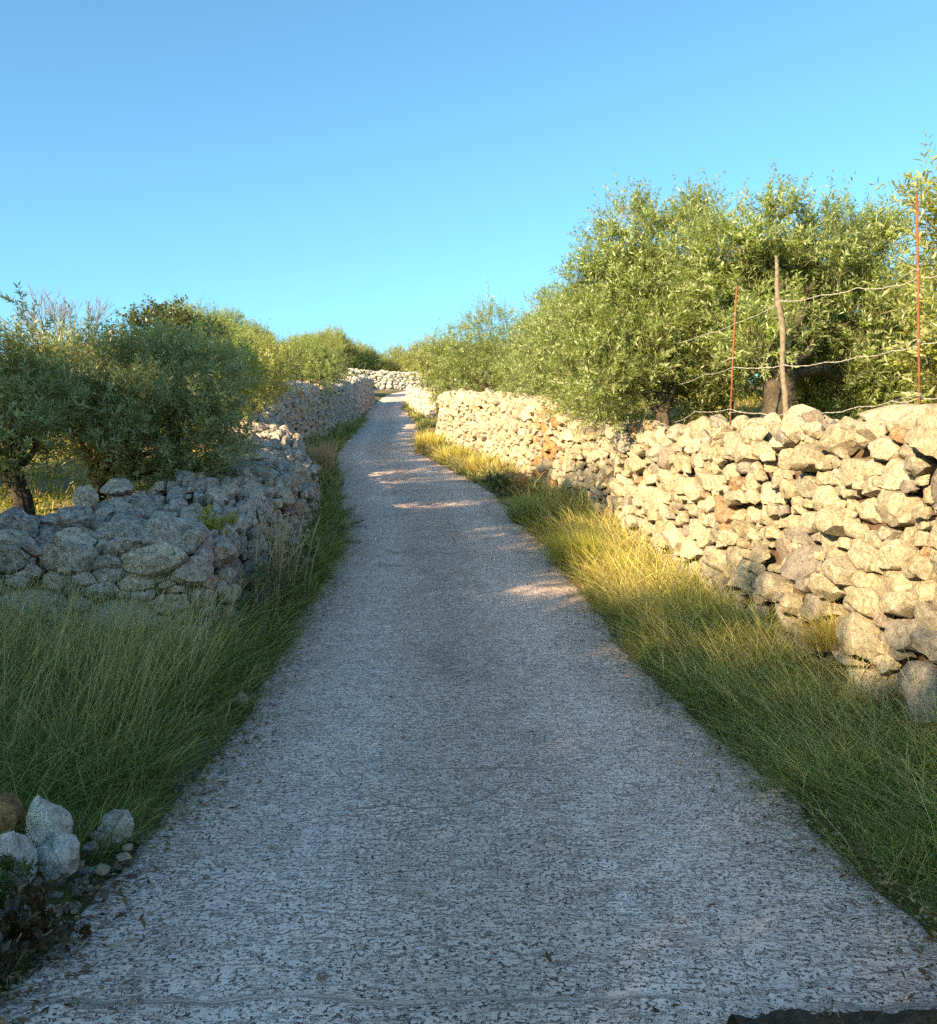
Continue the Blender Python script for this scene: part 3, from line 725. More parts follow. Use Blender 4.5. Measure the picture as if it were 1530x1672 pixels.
T6 = tree('olive_bush', 'yellow green olive bush hanging over the end face of the right wall', 'bush', gbase(-1.1, 34.6),
     pb([(700, 575, 28), (690, 610, 24), (712, 620, 26), (716, 650, 20, -.6), (680, 580, 20)], 34.6), 38, .10, 106, M['olive2'], tr=.08, up=.3, limbs=4, nl=16, wfac=.28)
T7 = tree('olive_tree', 'small olive behind the pile of grey flat stones on the right wall', 'olive tree', gbase(2.0, 24.5),
     pb([(865, 560, 42), (890, 530, 45), (850, 600, 38), (885, 610, 45), (845, 630, 28, -.5)], 24.5, 1.2, .4, 4), 48, .09, 107, M['olive'], tr=.12, up=.5, shoots=1, nl=18, limbs=5)
# --- left side olives
b = W(135, 800, 11.8)
L1 = tree('olive_tree', 'broad olive with crooked bare branches low behind the rubble wall top', 'olive tree', gbase(b.x, 11.9),
     pb([(150, 622, 82, .3), (245, 625, 80, .3), (330, 635, 62, .4), (110, 675, 80, -.2), (215, 690, 105, -.3), (305, 710, 88, -.2), (360, 715, 45, .1), (230, 760, 62, .1), (320, 765, 48, .3), (185, 735, 42, .3), (90, 640, 70, .5), (190, 572, 24, .3), (290, 576, 26, .3), (110, 585, 24, .3), (345, 585, 30, .1), (240, 566, 22, .3)], 11.6),
     95, .095, 111, M['olive3'], tr=.13, crotch=.5, up=.5, shoots=2.0, limbs=9)
L2 = tree('olive_tree', 'tall olive shoots at the left edge of the picture beside the bare branch', 'olive tree', gbase(-4.95, 10.2),
     pb([(35, 640, 75, .1), (-40, 650, 95, .2), (15, 700, 85, -.3), (45, 580, 40, .3), (-60, 700, 90, 0), (40, 530, 20, .3), (70, 660, 45, .4), (-70, 580, 60, 0), (40, 498, 12, .3)], 10.1),
     92, .095, 112, M['olive3'], tr=.13, crotch=.6, up=.6, shoots=3.5, limbs=6)
L3 = tree('olive_tree', 'pale olive showing above the broad left one, in full sun', 'olive tree', gbase(-5.6, 14.4),
     pb([(130, 612, 50), (210, 605, 52), (290, 610, 52), (345, 615, 40), (60, 612, 48), (170, 640, 60), (270, 650, 66), (340, 640, 52), (355, 612, 42), (388, 622, 42), (400, 620, 40, 2.3), (355, 618, 42, 2.6)], 14.2, 1.2, .6, 6),
     64, .10, 113, M['olive2'], tr=.13, up=.65, shoots=3.0, limbs=6)
b = W(275, 600, 20.5)
LC = tree('carob_tree', 'dark round broadleaf tree behind the sunlit olives on the left', 'tree', gbase(b.x, 20.5),
     pb([(240, 538, 34), (280, 524, 32), (320, 548, 32), (212, 560, 28), (350, 568, 22), (275, 555, 48), (320, 575, 40), (340, 556, 26), (250, 566, 40)], 20.5, 1.2, .4, 7),
     62, .10, 114, M['carob'], tr=.17, up=.2, wfac=.55, nl=14, limbs=6)
L4 = tree('olive_tree', 'sunlit olive with a bare slanting limb, above the grey stones of the left wall', 'olive tree', gbase(-4.9, 18.6),
     pb([(420, 600, 36), (385, 618, 40), (445, 612, 34), (400, 635, 40), (430, 640, 28, -.4), (360, 612, 34), (375, 655, 26, -.5), (452, 598, 26, 1.6), (432, 572, 12), (400, 585, 12), (428, 592, 32, 1.3), (392, 602, 36, 1.5)], 18.5, 1.2, .4, 8),
     74, .095, 115, M['olive2'], tr=.12, up=.6, shoots=3, limbs=6, nl=18)
L5 = tree('olive_tree', 'round olive just above the middle of the left wall', 'olive tree', gbase(-6.6, 36),
     pb([(495, 590, 36), (530, 600, 30), (470, 592, 26), (480, 618, 34), (520, 620, 26), (548, 610, 20), (480, 562, 11)], 36, 1.2, .5, 9),
     34, .11, 116, M['olive'], tr=.13, up=.55, shoots=2.2, limbs=6, nl=16, wfac=.3)
L6 = tree('olive_bush', 'small dark green olive bush over the third stretch of the left wall', 'bush', gbase(-8.2, 54),
     pb([(545, 600, 22), (562, 608, 16), (525, 600, 20), (590, 602, 10)], 54), 16, .14, 117, M['carob'], tr=.08, limbs=3, nl=14, wfac=.4)
# --- generic olives shared by the rest of the grove
def generic(seed, dens, leaf, h, mat, name='olive_tree', cat='olive tree', **k):
    rg = random.Random(seed); bl = []
    for i in range(8):
        a = i*.79+rg.uniform(-.3, .3); r = rg.uniform(.5, 1.1); bl.append((math.cos(a)*r, math.sin(a)*r, h*rg.uniform(.45, .68), rg.uniform(.6, .9), rg.uniform(.6, .9), rg.uniform(.6, .85)))
    for i in range(3): bl.append((rg.uniform(-.5, .5), rg.uniform(-.5, .5), h*rg.uniform(.72, .82), .65, .65, h*.2))
    t = tree(name, 'x', cat, (0, 0, 0), bl, dens, leaf, seed, mat, tr=.16, **k)
    return t
FARG = 'olive trees of the far grove on the hilltop'; FARL = 'sunlit olive tree of the far grove on the hilltop skyline'
GA = generic(201, 56, .105, 3.6, M['olive'], up=.55, shoots=2, nl=18, wfac=.28)
GB = generic(202, 48, .115, 3.4, M['olive2'], up=.6, shoots=2, nl=16, wfac=.3)
# shading trees on the left of the camera: grove beyond the picture's left edge
SG = 'olive trees of the grove left of the lane, outside the picture'; SL = 'olive tree of the grove left of the lane, beyond the picture edge'
shade = [(-6.3, -6.4, 1.45), (-7.0, -3.9, 1.4), (-6.4, -1.4, 1.35), (-6.6, 1.0, 1.08), (-6.2, 3.8, 1.13),   (-9.8, 13.4, 1.0), (-9.0, 2.6, 1.4), (-9.6, 12.5, 1.2), (-9.4, -2.4, 1.5), (-5.0, 1.9, .8)]
rr = random.Random(3)
GA['label'] = SL; GA['group'] = SG; GA.location = gbase(shade[0][0], shade[0][1]); GA.scale = (shade[0][2],)*3
for (x, y, s) in shade[1:]: copy_tree(GA, SL, gbase(x, y), rr.uniform(0, 6.28), s, SG)
def tall_olive():  # unseen trees added for shade, crowns raised so low sun passes beneath
    rg = random.Random(41); bl = [(math.cos(i*.9)*rg.uniform(.4, 1.3), math.sin(i*.9)*rg.uniform(.4, 1.5), 4.1+rg.uniform(-.15, .3), .8, .9, .45) for i in range(10)]
    return tree('olive_tree', 'high crowned olive tree added beyond the picture edge to shade the lane', 'olive tree', (0, 0, 0), bl, 60, .105, 203, M['olive'], 'olive trees added for shade left of the lane, outside the picture', tr=.16, crotch=3.0, up=.4, nl=18, wfac=.28)
GC = tall_olive(); GC.location = gbase(-7.0, 4.4)
copy_tree(GC, GC['label'], gbase(-8.8, 3.2), 2.0, 1.06, GC['group'])
for tx, ty, rz, sz in ((-7.2, 6.2, 1.1, 1.33), (-8.3, 9.4, 3.0, 1.34)):
    c = copy_tree(GC, GC['label'], gbase(tx, ty), rz, 1.0, GC['group']); c.scale = (1.0, 1.0, sz)
far = [(562, 88), (590, 91), (540, 86), (575, 96), (618, 98), (652, 95), (690, 92), (555, 104), (725, 98), (760, 104), (520, 100), (800, 100), (480, 92), (640, 112), (590, 115)]
first = True
for i, (px, Y) in enumerate(far):
    X = (px-CX)/F*Y; s = rr.uniform(1.2, 1.45) if Y < 96 else rr.uniform(1.5, 1.8)
    if first: GB['label'] = FARL; GB['group'] = FARG; GB.location = gbase(X, Y); GB.scale = (s,)*3; first = False
    else: copy_tree(GB, FARL, gbase(X, Y), rr.uniform(0, 6.28), s, FARG)
fill = [(-7.4, 20.6, .70), (-8.8, 28, .72), (-5.9, 20.4, .66), (-6.8, 25.2, .70), (-6.6, 27.6, .64), (-7.8, 26.4, .70), (-6.6, 23.3, .88), (-6.9, 29.6, .66), (-6.9, 41, .72), (-9.0, 33, .74), (-8.2, 31, .76), (-9.2, 40, .75), (-8.6, 45, .66), (-11, 50, .8), (-9.8, 58, .78), (-12, 35, .74), (-10.5, 66, 1.1), (-13, 74, 1.2), (-16, 60, 1.2), (-14, 45, 1.2)]  # several of these hidden crowns are added to shade the upper lane
FL = 'olive tree of the grove behind the left wall'; FG2 = 'olive trees in rows behind the left wall'
for (x, y, s) in fill: copy_tree(GB if rr.random() < .5 else GA, FL, gbase(x, y), rr.uniform(0, 6.28), s, FG2)
fillr = [(4.8, 17, .8), (6.6, 13.6, .62), (5.4, 14.8, .66), (9.2, 11.5, .9), (4.4, 22.5, 1.05), (5.5, 27, 1.1), (2.8, 29.5, .9), (8, 15.5, .7), (3.5, 38, 1.1), (1.2, 42, 1.0), (-.2, 50, 1.0), (-.8, 58, 1.0), (-1.5, 68, 1.0), (3, 60, 1.1), (7.5, 20, 1.1), (0.5, 76, 1.0)]
FR = 'olive tree of the grove behind the right wall'; FGR = 'olive trees behind the right wall'
for (x, y, s) in fillr: copy_tree(GB if rr.random() < .4 else GA, FR, gbase(x, y), rr.uniform(0, 6.28), s, FGR)
# dark pines on the hilltop skyline
def pine(label, px, Y, s, first=None):
    X = (px-CX)/F*Y
    if first: return copy_tree(first, label, gbase(X, Y), rr.uniform(0, 6), s, 'dark pines on the skyline')
    bl = [(0, 0, 3.6, 1.5, 1.5, .9), (.9, .3, 4.2, 1.0, 1.0, .7), (-.9, -.2, 4.3, 1.1, 1.0, .7), (.1, .5, 4.9, .9, .9, .6), (0, -.6, 3.0, 1.2, 1.2, .7)]
    t = tree('pine_tree', label, 'pine tree', (0, 0, 0), bl, 18, .2, 301, M['pine'], 'dark pines on the skyline', tr=.18, up=.5, nl=16, wfac=.35)
    t.location = gbase(X, Y); t.scale = (s,)*3; return t
PL = 'dark green pine on the skyline behind the left olives'
p0 = pine(PL, 545, 140, 1.5)
for px, Y, s in [(515, 138, 1.3), (488, 142, 1.4), (460, 136, 1.2), (570, 146, 1.2), (400, 140, 1.4)]: pine(PL, px, Y, s, p0)
# bare tree
def bare_tree():
    rg = random.Random(77); Y = 22.0; b = W(105, 640, Y); base = Vector(gbase(b.x, Y))
    root = empty('bare_tree', base, label='leafless grey twiggy tree rising behind the left olives', cat='bare tree')
    top = W(105, 480, Y)-base; h = top.z
    tk = MB(); tk.tube([(0, 0, -.2), (.05, 0, h*.25), (0, .05, h*.42)], [.10, .08, .06], 8); tk.build('trunk', M['twig'], root)
    br = MB()
    def grow(p, d, l, r, lev):
        q = p+d*l*.5+Vector((rg.uniform(-1, 1), rg.uniform(-1, 1), rg.uniform(-.3, .5)))*l*.07; e = p+d*l
        br.tube([p, q, e], [r, r*.8, r*.6], 5 if lev < 2 else 3)
        if lev >= 4: return
        for i in range(3):
            nd = (d+Vector((rg.uniform(-1, 1), rg.uniform(-1, 1), rg.uniform(-.25, .7)))*.62).normalized()
            grow(p.lerp(e, rg.uniform(.6, 1.0)), nd, l*rg.uniform(.58, .8), max(.004, r*.55), lev+1)
    for i in range(6):
        a = i*1.05; grow(Vector((0, .05, h*.40)), Vector((math.cos(a)*.55, math.sin(a)*.55, .9)).normalized(), h*.27, .035, 0)
    br.build('branches', M['twig'], root)
bare_tree()

# ------------------------------------------------------------------ grass
def grass_arrays(pts, h, lean, width, seed, spread=.5, bend=.5, rv=None):
    g = np.random.default_rng(seed); n = len(pts); P = np.asarray(pts, float); h = np.broadcast_to(h, (n,))*1.0; width = np.broadcast_to(width, (n,))
    a = g.uniform(0, 6.283, n); s = np.abs(g.normal(size=n))*spread
    d = np.stack([np.cos(a)*s+lean[0], np.sin(a)*s+lean[1], np.ones(n)], 1); d /= np.linalg.norm(d, axis=1)[:, None]
    hor = d.copy(); hor[:, 2] = 0; b = bend*g.uniform(.3, 1.3, n)
    wv = np.stack([-np.sin(a+g.normal(size=n)*.8), np.cos(a+g.normal(size=n)*.8), np.zeros(n)], 1)
    rows = []
    for t, wf in ((0, 1.0), (.38, .85), (.72, .55), (1.0, 0)):
        c = P + d*(h*t)[:, None] + hor*(h*b*t*t)[:, None]; c[:, 2] -= h*b*.35*t*t
        if wf: rows += [c-wv*(width*wf*.5)[:, None], c+wv*(width*wf*.5)[:, None]]
        else: rows.append(c)
    V = np.stack(rows, 1)
    tall = np.tile(np.array([0, 0, .38, .38, .72, .72, 1.0]), n)
    if rv is None: rv = g.random(n)
    return V.reshape(-1, 3), tall, np.repeat(np.clip(rv, 0, 1), 7), n
def grass_mesh(name, parts):
    V = np.concatenate([p[0] for p in parts]); T = np.concatenate([p[1] for p in parts]); Rv = np.concatenate([p[2] for p in parts]); n = sum(p[3] for p in parts)
    pat = np.array([0, 1, 3, 2, 2, 3, 5, 4, 4, 5, 6]); f = (np.arange(n)[:, None]*7+pat[None, :]).ravel(); sz = np.tile([4, 4, 3], n)
    return np_mesh(name, V, f, sz, {'tall': T, 'rnd': Rv}, True)
def scatter(n, y0, y1, fx0, fx1, seed, ypow=1.0, clump=0.0):
    g = np.random.default_rng(seed); out = []
    ys = y0+(y1-y0)*g.random(n)**ypow; ts = g.random(n)
    for y, t in zip(ys, ts):
        a, b = fx0(y), fx1(y); x = a+(b-a)*t
        if clump and noise.noise(Vector((x*1.6, y*1.6, seed))) < clump*g.random()-.25*clump: continue
        out.append((x, y, ground_z(x, y)-.02))
    return np.array(out)
def rvmix(n, g, dry): return np.where(g.random(n) < dry, g.uniform(.7, 1, n), g.uniform(0, .65, n))
G = np.random.default_rng(5)
edgeR = lambda y: xcen(y)+hwid(y)-.02
edgeL = lambda y: xcen(y)-hwid(y)+.03
def wpx(p, k=.95): return np.clip(p[:, 1]*k*1.65/F, .003, .06)
def clumps(nc, y0, y1, fx0, fx1, seed, per, rad, h, dry, ypow=1.0, lean=(0, 0), edge=None, spread=.45, bend=.8, wk=1.0):
    """grass growing in separate tufts that splay outward"""
    g = np.random.default_rng(seed); C = scatter(nc, y0, y1, fx0, fx1, seed, ypow); out = []
    k = g.poisson(per, len(C))+3; i = np.repeat(np.arange(len(C)), k); n = len(i)
    hc = h*g.uniform(.38, 1.5, len(C)); rc = rad*g.uniform(.5, 1.5, len(C)); dc = np.clip(dry+g.normal(size=len(C))*.30, 0, 1)
    if edge is not None: hc *= np.clip(.62+np.array([edge(c) for c in C]), .4, 1)
    lc = g.normal(size=(len(C), 2))*.22+np.array(lean)
    a = g.uniform(0, 6.283, n); r = np.sqrt(g.random(n)); off = np.stack([np.cos(a), np.sin(a)], 1)*r[:, None]
    P = C[i].copy(); P[:, :2] += off*rc[i][:, None]
    # outward splay by hand: lean differs for every blade
    d = np.concatenate([off*.70+lc[i]+g.normal(size=(n, 2))*spread*1.1, np.ones((n, 1))], 1); d /= np.linalg.norm(d, axis=1)[:, None]
    hh = hc[i]*g.uniform(.30, 1.2, n); wd = wpx(P)*wk*g.uniform(.6, 1.3, n)
    hor = d.copy(); hor[:, 2] = 0; b = bend*g.uniform(.3, 1.4, n); b2 = g.normal(size=(n, 2))*.28
    an = g.uniform(0, 6.283, n); wv = np.stack([np.cos(an), np.sin(an), np.zeros(n)], 1); rows = []
    for t, wf in ((0, 1.0), (.38, .85), (.72, .55), (1.0, 0)):
        c = P + d*(hh*t)[:, None] + hor*(hh*b*t*t)[:, None]; c[:, 2] -= hh*b*.35*t*t; c[:, :2] += b2*(hh*t*t)[:, None]
        if wf: rows += [c-wv*(wd*wf*.5)[:, None], c+wv*(wd*wf*.5)[:, None]]
        else: rows.append(c)
    rv = np.where(g.random(n) < dc[i], g.uniform(.68, 1, n), g.uniform(0, .62, n))
    return np.stack(rows, 1).reshape(-1, 3), np.tile(np.array([0, 0, .38, .38, .72, .72, 1.0]), n), np.repeat(rv, 7), n
eR = lambda c: (c[0]-edgeR(c[1]))*1.1
eL = lambda c: (edgeL(c[1])-c[0])*1.1
wr = lambda y: xR(y)-.02
# right verge
parts = [clumps(620, 2.2, 8.4, lambda y: edgeR(y)+.02, wr, 31, 30, .12, .40, .30, 1.0, (-.16, .0), eR, .5, .7),
         clumps(240, 7.0, 17, lambda y: edgeR(y)+.05, wr, 32, 26, .12, .46, .75, .9, (-.18, 0), eR, .5, .7),
         clumps(230, 17, 34, lambda y: edgeR(y)+.05, wr, 33, 30, .16, .46, .7, .9, (-.15, 0), eR, .4, .7),
         clumps(90, 34, 60, edgeR, lambda y: max(edgeR(y)+.3, xR(y)-.02), 34, 26, .22, .45, .5, .9)]
p = scatter(9000, 2.3, 17, edgeR, wr, 36)
parts.append(grass_arrays(p, G.uniform(.06, .20, len(p)), (-.15, 0), wpx(p), 5, 1.0, .8, rvmix(len(p), G, .55)))
p = scatter(2600, 3.0, 15, lambda y: edgeR(y)+.2, lambda y: xR(y)-.05, 35)
parts.append(grass_arrays(p, G.uniform(.40, .80, len(p)), (-.35, .1), wpx(p)*.7, 6, .6, .8, G.uniform(.55, 1, len(p))))
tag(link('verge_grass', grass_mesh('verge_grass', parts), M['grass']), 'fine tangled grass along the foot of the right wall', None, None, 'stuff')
parts = [clumps(330, 7.6, 17, lambda y: edgeR(y)+.03, wr, 37, 28, .12, .46, .55, .9, (-.18, 0), eR, .5, .7)]
tag(link('dry_grass', grass_mesh('dry_grass', parts), M['gold']), 'golden drying grass mixed into the right verge', None, None, 'stuff')
# left verge: tall rank grass near the camera, then a strip under the wall
parts = [clumps(560, 3.75, 7.4, lambda y: -4.3, lambda y: edgeL(y)-.01, 41, 34, .12, .46, .16, 1.0, (.14, -.05), eL, .5, .7),
         clumps(420, 7.4, 16, lambda y: xL(y)-.02, lambda y: edgeL(y), 43, 26, .11, .48, .18, .9, (.08, 0), eL, .4, .6),
         clumps(260, 16, 48, lambda y: xL(y)-.02, edgeL, 44, 26, .17, .48, .40, .9, (.08, 0), eL, .4, .6)]
p = scatter(6000, 3.7, 16, lambda y: min(xL(y), -3.6) if y < 7.5 else xL(y), edgeL, 46)
parts.append(grass_arrays(p, G.uniform(.06, .20, len(p)), (.1, 0), wpx(p), 5, 1.0, .8, rvmix(len(p), G, .3)))
parts.append(clumps(150, 6.4, 7.45, lambda y: -4.2, lambda y: -2.25, 47, 26, .10, .80, .75, 1.0, (.12, 0), None, .35, .5, .7))
p = scatter(2300, 4.6, 7.4, lambda y: -4.4, lambda y: edgeL(y)-.3, 42)
parts.append(grass_arrays(p, G.uniform(.45, 1.15, len(p)), (.25, 0), wpx(p)*.6, 8, .40, .40, G.uniform(.55, 1.0, len(p))))
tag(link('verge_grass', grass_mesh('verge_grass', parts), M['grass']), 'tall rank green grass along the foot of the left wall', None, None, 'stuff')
# field grass behind the walls
parts = []
p = scatter(9000, 8.6, 30, lambda y: xL(y)-9, lambda y: xL(y)-1.2, 51, 1.3)
parts.append(grass_arrays(p, .22*G.uniform(.4, 1.4, len(p)), (.05, 0), wpx(p)*1.3, 11, .6, .7, rvmix(len(p), G, .4)))
p = scatter(9000, 5, 30, lambda y: xR(y)+.45, lambda y: xR(y)+7, 52, 1.3)
parts.append(grass_arrays(p, .22*G.uniform(.4, 1.4, len(p)), (-.05, 0), wpx(p)*1.3, 12, .6, .7, rvmix(len(p), G, .6)))
tag(link('field_grass', grass_mesh('field_grass', parts), M['gold']), 'short yellowish grass in the olive fields behind the walls', None, None, 'stuff')

# ------------------------------------------------------------------ single plants on the verges and walls
def tussock(label, X, Y, n, h, rad, mat, seed, lean=(0, 0), spread=.6, bend=.7, z=None, dry=.5, name='grass_tussock', cat='grass tussock', w=1.0):
    g = np.random.default_rng(seed); zz = ground_z(X, Y) if z is None else z
    a = g.uniform(0, 6.28, n); r = rad*np.sqrt(g.random(n)); P = np.stack([np.cos(a)*r, np.sin(a)*r, np.full(n, -.03)], 1)
    wd = max(.003, Y*.9/F)*w
    me = grass_mesh(name, [grass_arrays(P, h*g.uniform(.5, 1.15, n), lean, wd, seed+1, spread, bend, rvmix(n, g, dry))])
    return tag(link(name, me, mat, None, (X, Y, zz)), label, cat)
q = W(945, 880, 12.0); tussock('golden green spiky grass tussock at the foot of the near right wall', 1.55, 12.2, 1500, .62, .38, M['gold'], 61, (-.2, 0), .5, .6, dry=.3)
tussock('dark green grass tussock beside the brown boulder on the right verge', 1.15, 15.6, 1100, .60, .40, M['grass'], 62, (-.15, 0), .6, .6, dry=.35)
tussock('round greyish dry tussock at the road edge before the brown boulder', .35, 22.5, 900, .62, .42, M['gold'], 63, (-.1, 0), .7, .7, dry=.7)
tussock('yellow flowering tussock at the foot of the sunlit far right wall', -.35, 26.0, 900, .65, .42, M['gold'], 64, (-.1, 0), .7, .7, dry=.4)
tussock('tall reddish dry grass clump at the near corner of the far right wall end', -1.25, 30.0, 700, .85, .45, M['gold'], 65, (-.05, 0), .3, .3, dry=.8)
tussock('orange dry bushy tuft growing against the big shade-grey stones of the right wall', 2.68, 6.75, 520, .42, .17, M['gold'], 66, (-.35, -.1), .8, .7, ground_z(2.68, 6.75)+.32, .95, 'dry_tuft', 'dry tuft', 1.0)
tussock('green grass tuft behind the coping stones beside the right fence rod', 4.0, 8.6, 300, .40, .5, M['gold'], 67, (-.05, 0), .5, .5, dry=.5)
tussock('tall tan dry grass clump by the middle of the left wall', -3.7, 22.5, 500, .9, .35, M['straw'], 68, (.12, 0), .25, .3, name='dry_grass', cat='dry grass')
def dry_stalks():
    rg = random.Random(8); c = Vector((-2.0, 9.9, ground_z(-2.0, 9.9))); mb = MB()
    root = empty('dry_weed', c, label='tan dried weed stalks standing against the left wall face', cat='dry weed')
    for i in range(56):
        x, y = rg.gauss(0, .10), rg.gauss(0, .45); h = rg.uniform(.5, 1.05); dx, dy = rg.gauss(.10, .13), rg.gauss(0, .15)
        pts = [(x+dx*h*t*t, y+dy*h*t, h*t) for t in (0, .35, .7, 1)]; mb.tube(pts, [.010, .009, .008, .005], 5)
        for k in range(5):
            t = rg.uniform(.45, 1); p = Vector((x+dx*h*t*t, y+dy*h*t, h*t)); d = Vector((rg.uniform(-1, 1), rg.uniform(-1, 1), rg.uniform(.2, 1))).normalized()*rg.uniform(.04, .10)
            mb.tube([p, p+d*.6, p+d], [.005, .009, .003], 4)
    me = mb.mesh('stalks'); a = me.attributes.new('tall', 'FLOAT', 'POINT'); a.data.foreach_set('value', [min(1, v[2]) for v in mb.v]); link('stalks', me, M['straw'], root)
dry_stalks()
def leafy(name, label, cat, loc, h, rad, nst, leaf, mat, seed, wf=.5, up=.8, nl=16):
    rg = random.Random(seed); root = empty(name, loc, label=label, cat=cat); st = MB(); bl = []
    for i in range(nst):
        a = rg.uniform(0, 6.28); r = rad*rg.uniform(.3, 1); e = Vector((math.cos(a)*r, math.sin(a)*r, h*rg.uniform(.5, 1)))
        st.tube([(0, 0, -.05), (e*.5)+Vector((0, 0, .05*h)), e], [.006, .005, .003], 4); bl.append((e.x, e.y, e.z-.1*h, rad*.45, rad*.45, h*.28))
    st.build('stems', M['twig'], root); me, _ = crown_mesh('leaves', bl, 12/(12.6*(rad*.45)**2), leaf, seed, up=up, spray=h*.3, nl=nl, wfac=wf, stems=False); link('leaves', me, mat, root)
    return root
q = W(360, 850, 8.7); leafy('leafy_sprig', 'bright yellow green sprig growing from the corner of the left wall', 'sprig', (q.x, 8.7, q.z-.22), .34, .13, 5, .045, M['sprig'], 81)
q = W(440, 893, 10.4); leafy('leafy_sprig', 'tiny yellow sprig low in the grass near the tan dry stalks', 'sprig', (q.x, 10.4, q.z-.08), .14, .06, 3, .035, M['sprig'], 82)
q = W(395, 930, 8.9); leafy('weed_shrub', 'dark green leafy weed at the foot of the left wall corner', 'weed', (-2.0, 8.8, ground_z(-2.0, 8.8)), .62, .34, 10, .04, M['weed'], 83)
leafy('weed_shrub', 'dark reddish green weed in the bottom left corner of the picture', 'weed', (-1.52, 3.0, roadZ(3)), .20, .16, 11, .045, M['redweed'], 84)
leafy('weed_shrub', 'dark green leafy shoots between the pale stones at the bottom left', 'weed', (-1.66, 3.25, roadZ(3)), .22, .14, 9, .04, M['weed'], 85)
leafy('weed_shrub', 'dark leafy weed clump between the tan dry stalks and the lane', 'weed', (-1.98, 10.6, ground_z(-1.98, 10.6)), .55, .36, 10, .045, M['weed'], 88)
leafy('weed_shrub', 'low bushy green weed at the lane edge under the left wall bend', 'weed', (-2.08, 12.9, ground_z(-2.08, 12.9)), .6, .4, 10, .05, M['weed'], 89)
leafy('weed_shrub', 'leafy weed rising from the left verge grass just before the wall corner', 'weed', (-1.95, 7.7, ground_z(-1.95, 7.7)), .5, .32, 9, .04, M['weed'], 90)
leafy('weed_shrub', 'yellowish leafy bush in sun behind the left wall top', 'weed', (-5.2, 10.6, ground_z(-5.2, 10.6)), .5, .5, 12, .05, M['sprig'], 86)
leafy('weed_shrub', 'small green plant on the road edge in front of the brown boulder', 'weed', (.62, 18.2, roadZ(18.2)), .42, .32, 9, .07, M['weed'], 87)
# ------------------------------------------------------------------ loose stones
def rock(name, label, cat, p, sx, sy, sz, seed, mat, tn, group=None, sub=3, rz=0.0, tilt=0.0):
    rg = random.Random(seed); vs, fs = rock_shape(rg, sx, sy, sz, sub); mb = MB(); mb.add(vs, fs, tn)
    o = mb.build(name, mat, None, True, p, 30); o.rotation_euler = (tilt, 0, rz); return tag(o, label, cat, group)
def gp(px, py, Y, dz=0): q = W(px, py, Y); return (q.x, Y, q.z+dz)
RG = 'loose pale stones at the bottom left'
rock('boulder', 'ochre brown stone cut off by the left edge of the picture', 'stone', gp(-12, 1335, 3.75), .12, .13, .15, 1, M['cream'], .95)
rock('boulder', 'tall white lichened stone in the pile at the bottom left', 'stone', gp(72, 1355, 3.75), .10, .10, .15, 2, M['white'], .7, None, 4, .4)
rock('boulder', 'pale blotched stone at the left edge below the ochre one', 'stone', gp(8, 1405, 3.5), .11, .10, .14, 3, M['white'], .25, None, 4)
rock('boulder', 'creviced white stone lowest in the pile beside the reddish weed', 'stone', gp(92, 1402, 3.62), .09, .09, .10, 4, M['white'], .42, None, 4, .8)
rock('boulder', 'pale stone tucked under the grass fringe at the left road edge', 'stone', gp(188, 1352, 4.05), .09, .09, .085, 5, M['white'], .75, None, 4)
PG = 'rounded pebbles at the left road edge'
for i, (px, py, Y, s) in enumerate([(170, 1420, 3.72, .034), (128, 1413, 3.72, .030), (148, 1385, 3.85, .034), (200, 1400, 3.85, .03), (115, 1385, 3.8, .03), (188, 1440, 3.68, .018), (140, 1440, 3.66, .018), (215, 1430, 3.75, .02), (160, 1365, 3.95, .03), (105, 1430, 3.6, .02), (210, 1385, 3.95, .025), (60, 1440, 3.55, .03)]):
    rock('pebble', 'rounded brownish pebble beside the pale stones at the left road edge', 'pebble', gp(px, py, Y), s*1.2, s, s*.8, 20+i, M['cream'], [.6, .2, .86, .6, .9][i % 5], PG, 2)
rock('pebble', 'flat grey stone half set in the road at the bottom left', 'pebble', (-1.02, 2.78, roadZ(2.78)+.012), .035, .03, .022, 41, M['grey'], .1, None, 3)
rock('pebble', 'lone small pebble on the concrete left of the middle bottom', 'pebble', (-.47, 2.93, roadZ(2.93)+.022), .022, .018, .014, 42, M['grey'], .3, None, 3)
rock('boulder', 'brown boulder lying on the right verge halfway up the lane', 'boulder', (.93, 18.6, roadZ(18.6)+.22), .30, .26, .30, 43, M['cream'], .95, None, 4)
rock('pebble', 'dark stone at the left road edge near the reddish dead leaves', 'stone', gp(474, 1009, 9.3), .045, .04, .035, 44, M['bank'], .5, None, 2)
rock('boulder', 'small pale rock in the grass at the left road edge', 'stone', gp(395, 1143, 6.6), .05, .05, .07, 45, M['grey'], .6, None, 3)
for i, (px, py, Y, sx, sz) in enumerate([(30, 852, 7.9, .17, .15), (125, 846, 8.0, .20, .12), (135, 812, 8.9, .14, .14), (192, 800, 9.8, .26, .14)]):
    rock('boulder', ['pointed dark grey stone on the wall top at the left edge', 'flat topped blue grey stone on the left wall end', 'pale holed stone on the left wall top', 'large smooth grey slab stone at the back of the left wall top'][i], 'stone',
         gp(px, py, Y), sx, .16, sz, 50+i, M['grey'], [.94, .52, .7, .3][i], None, 4, rnd.uniform(0, 3))
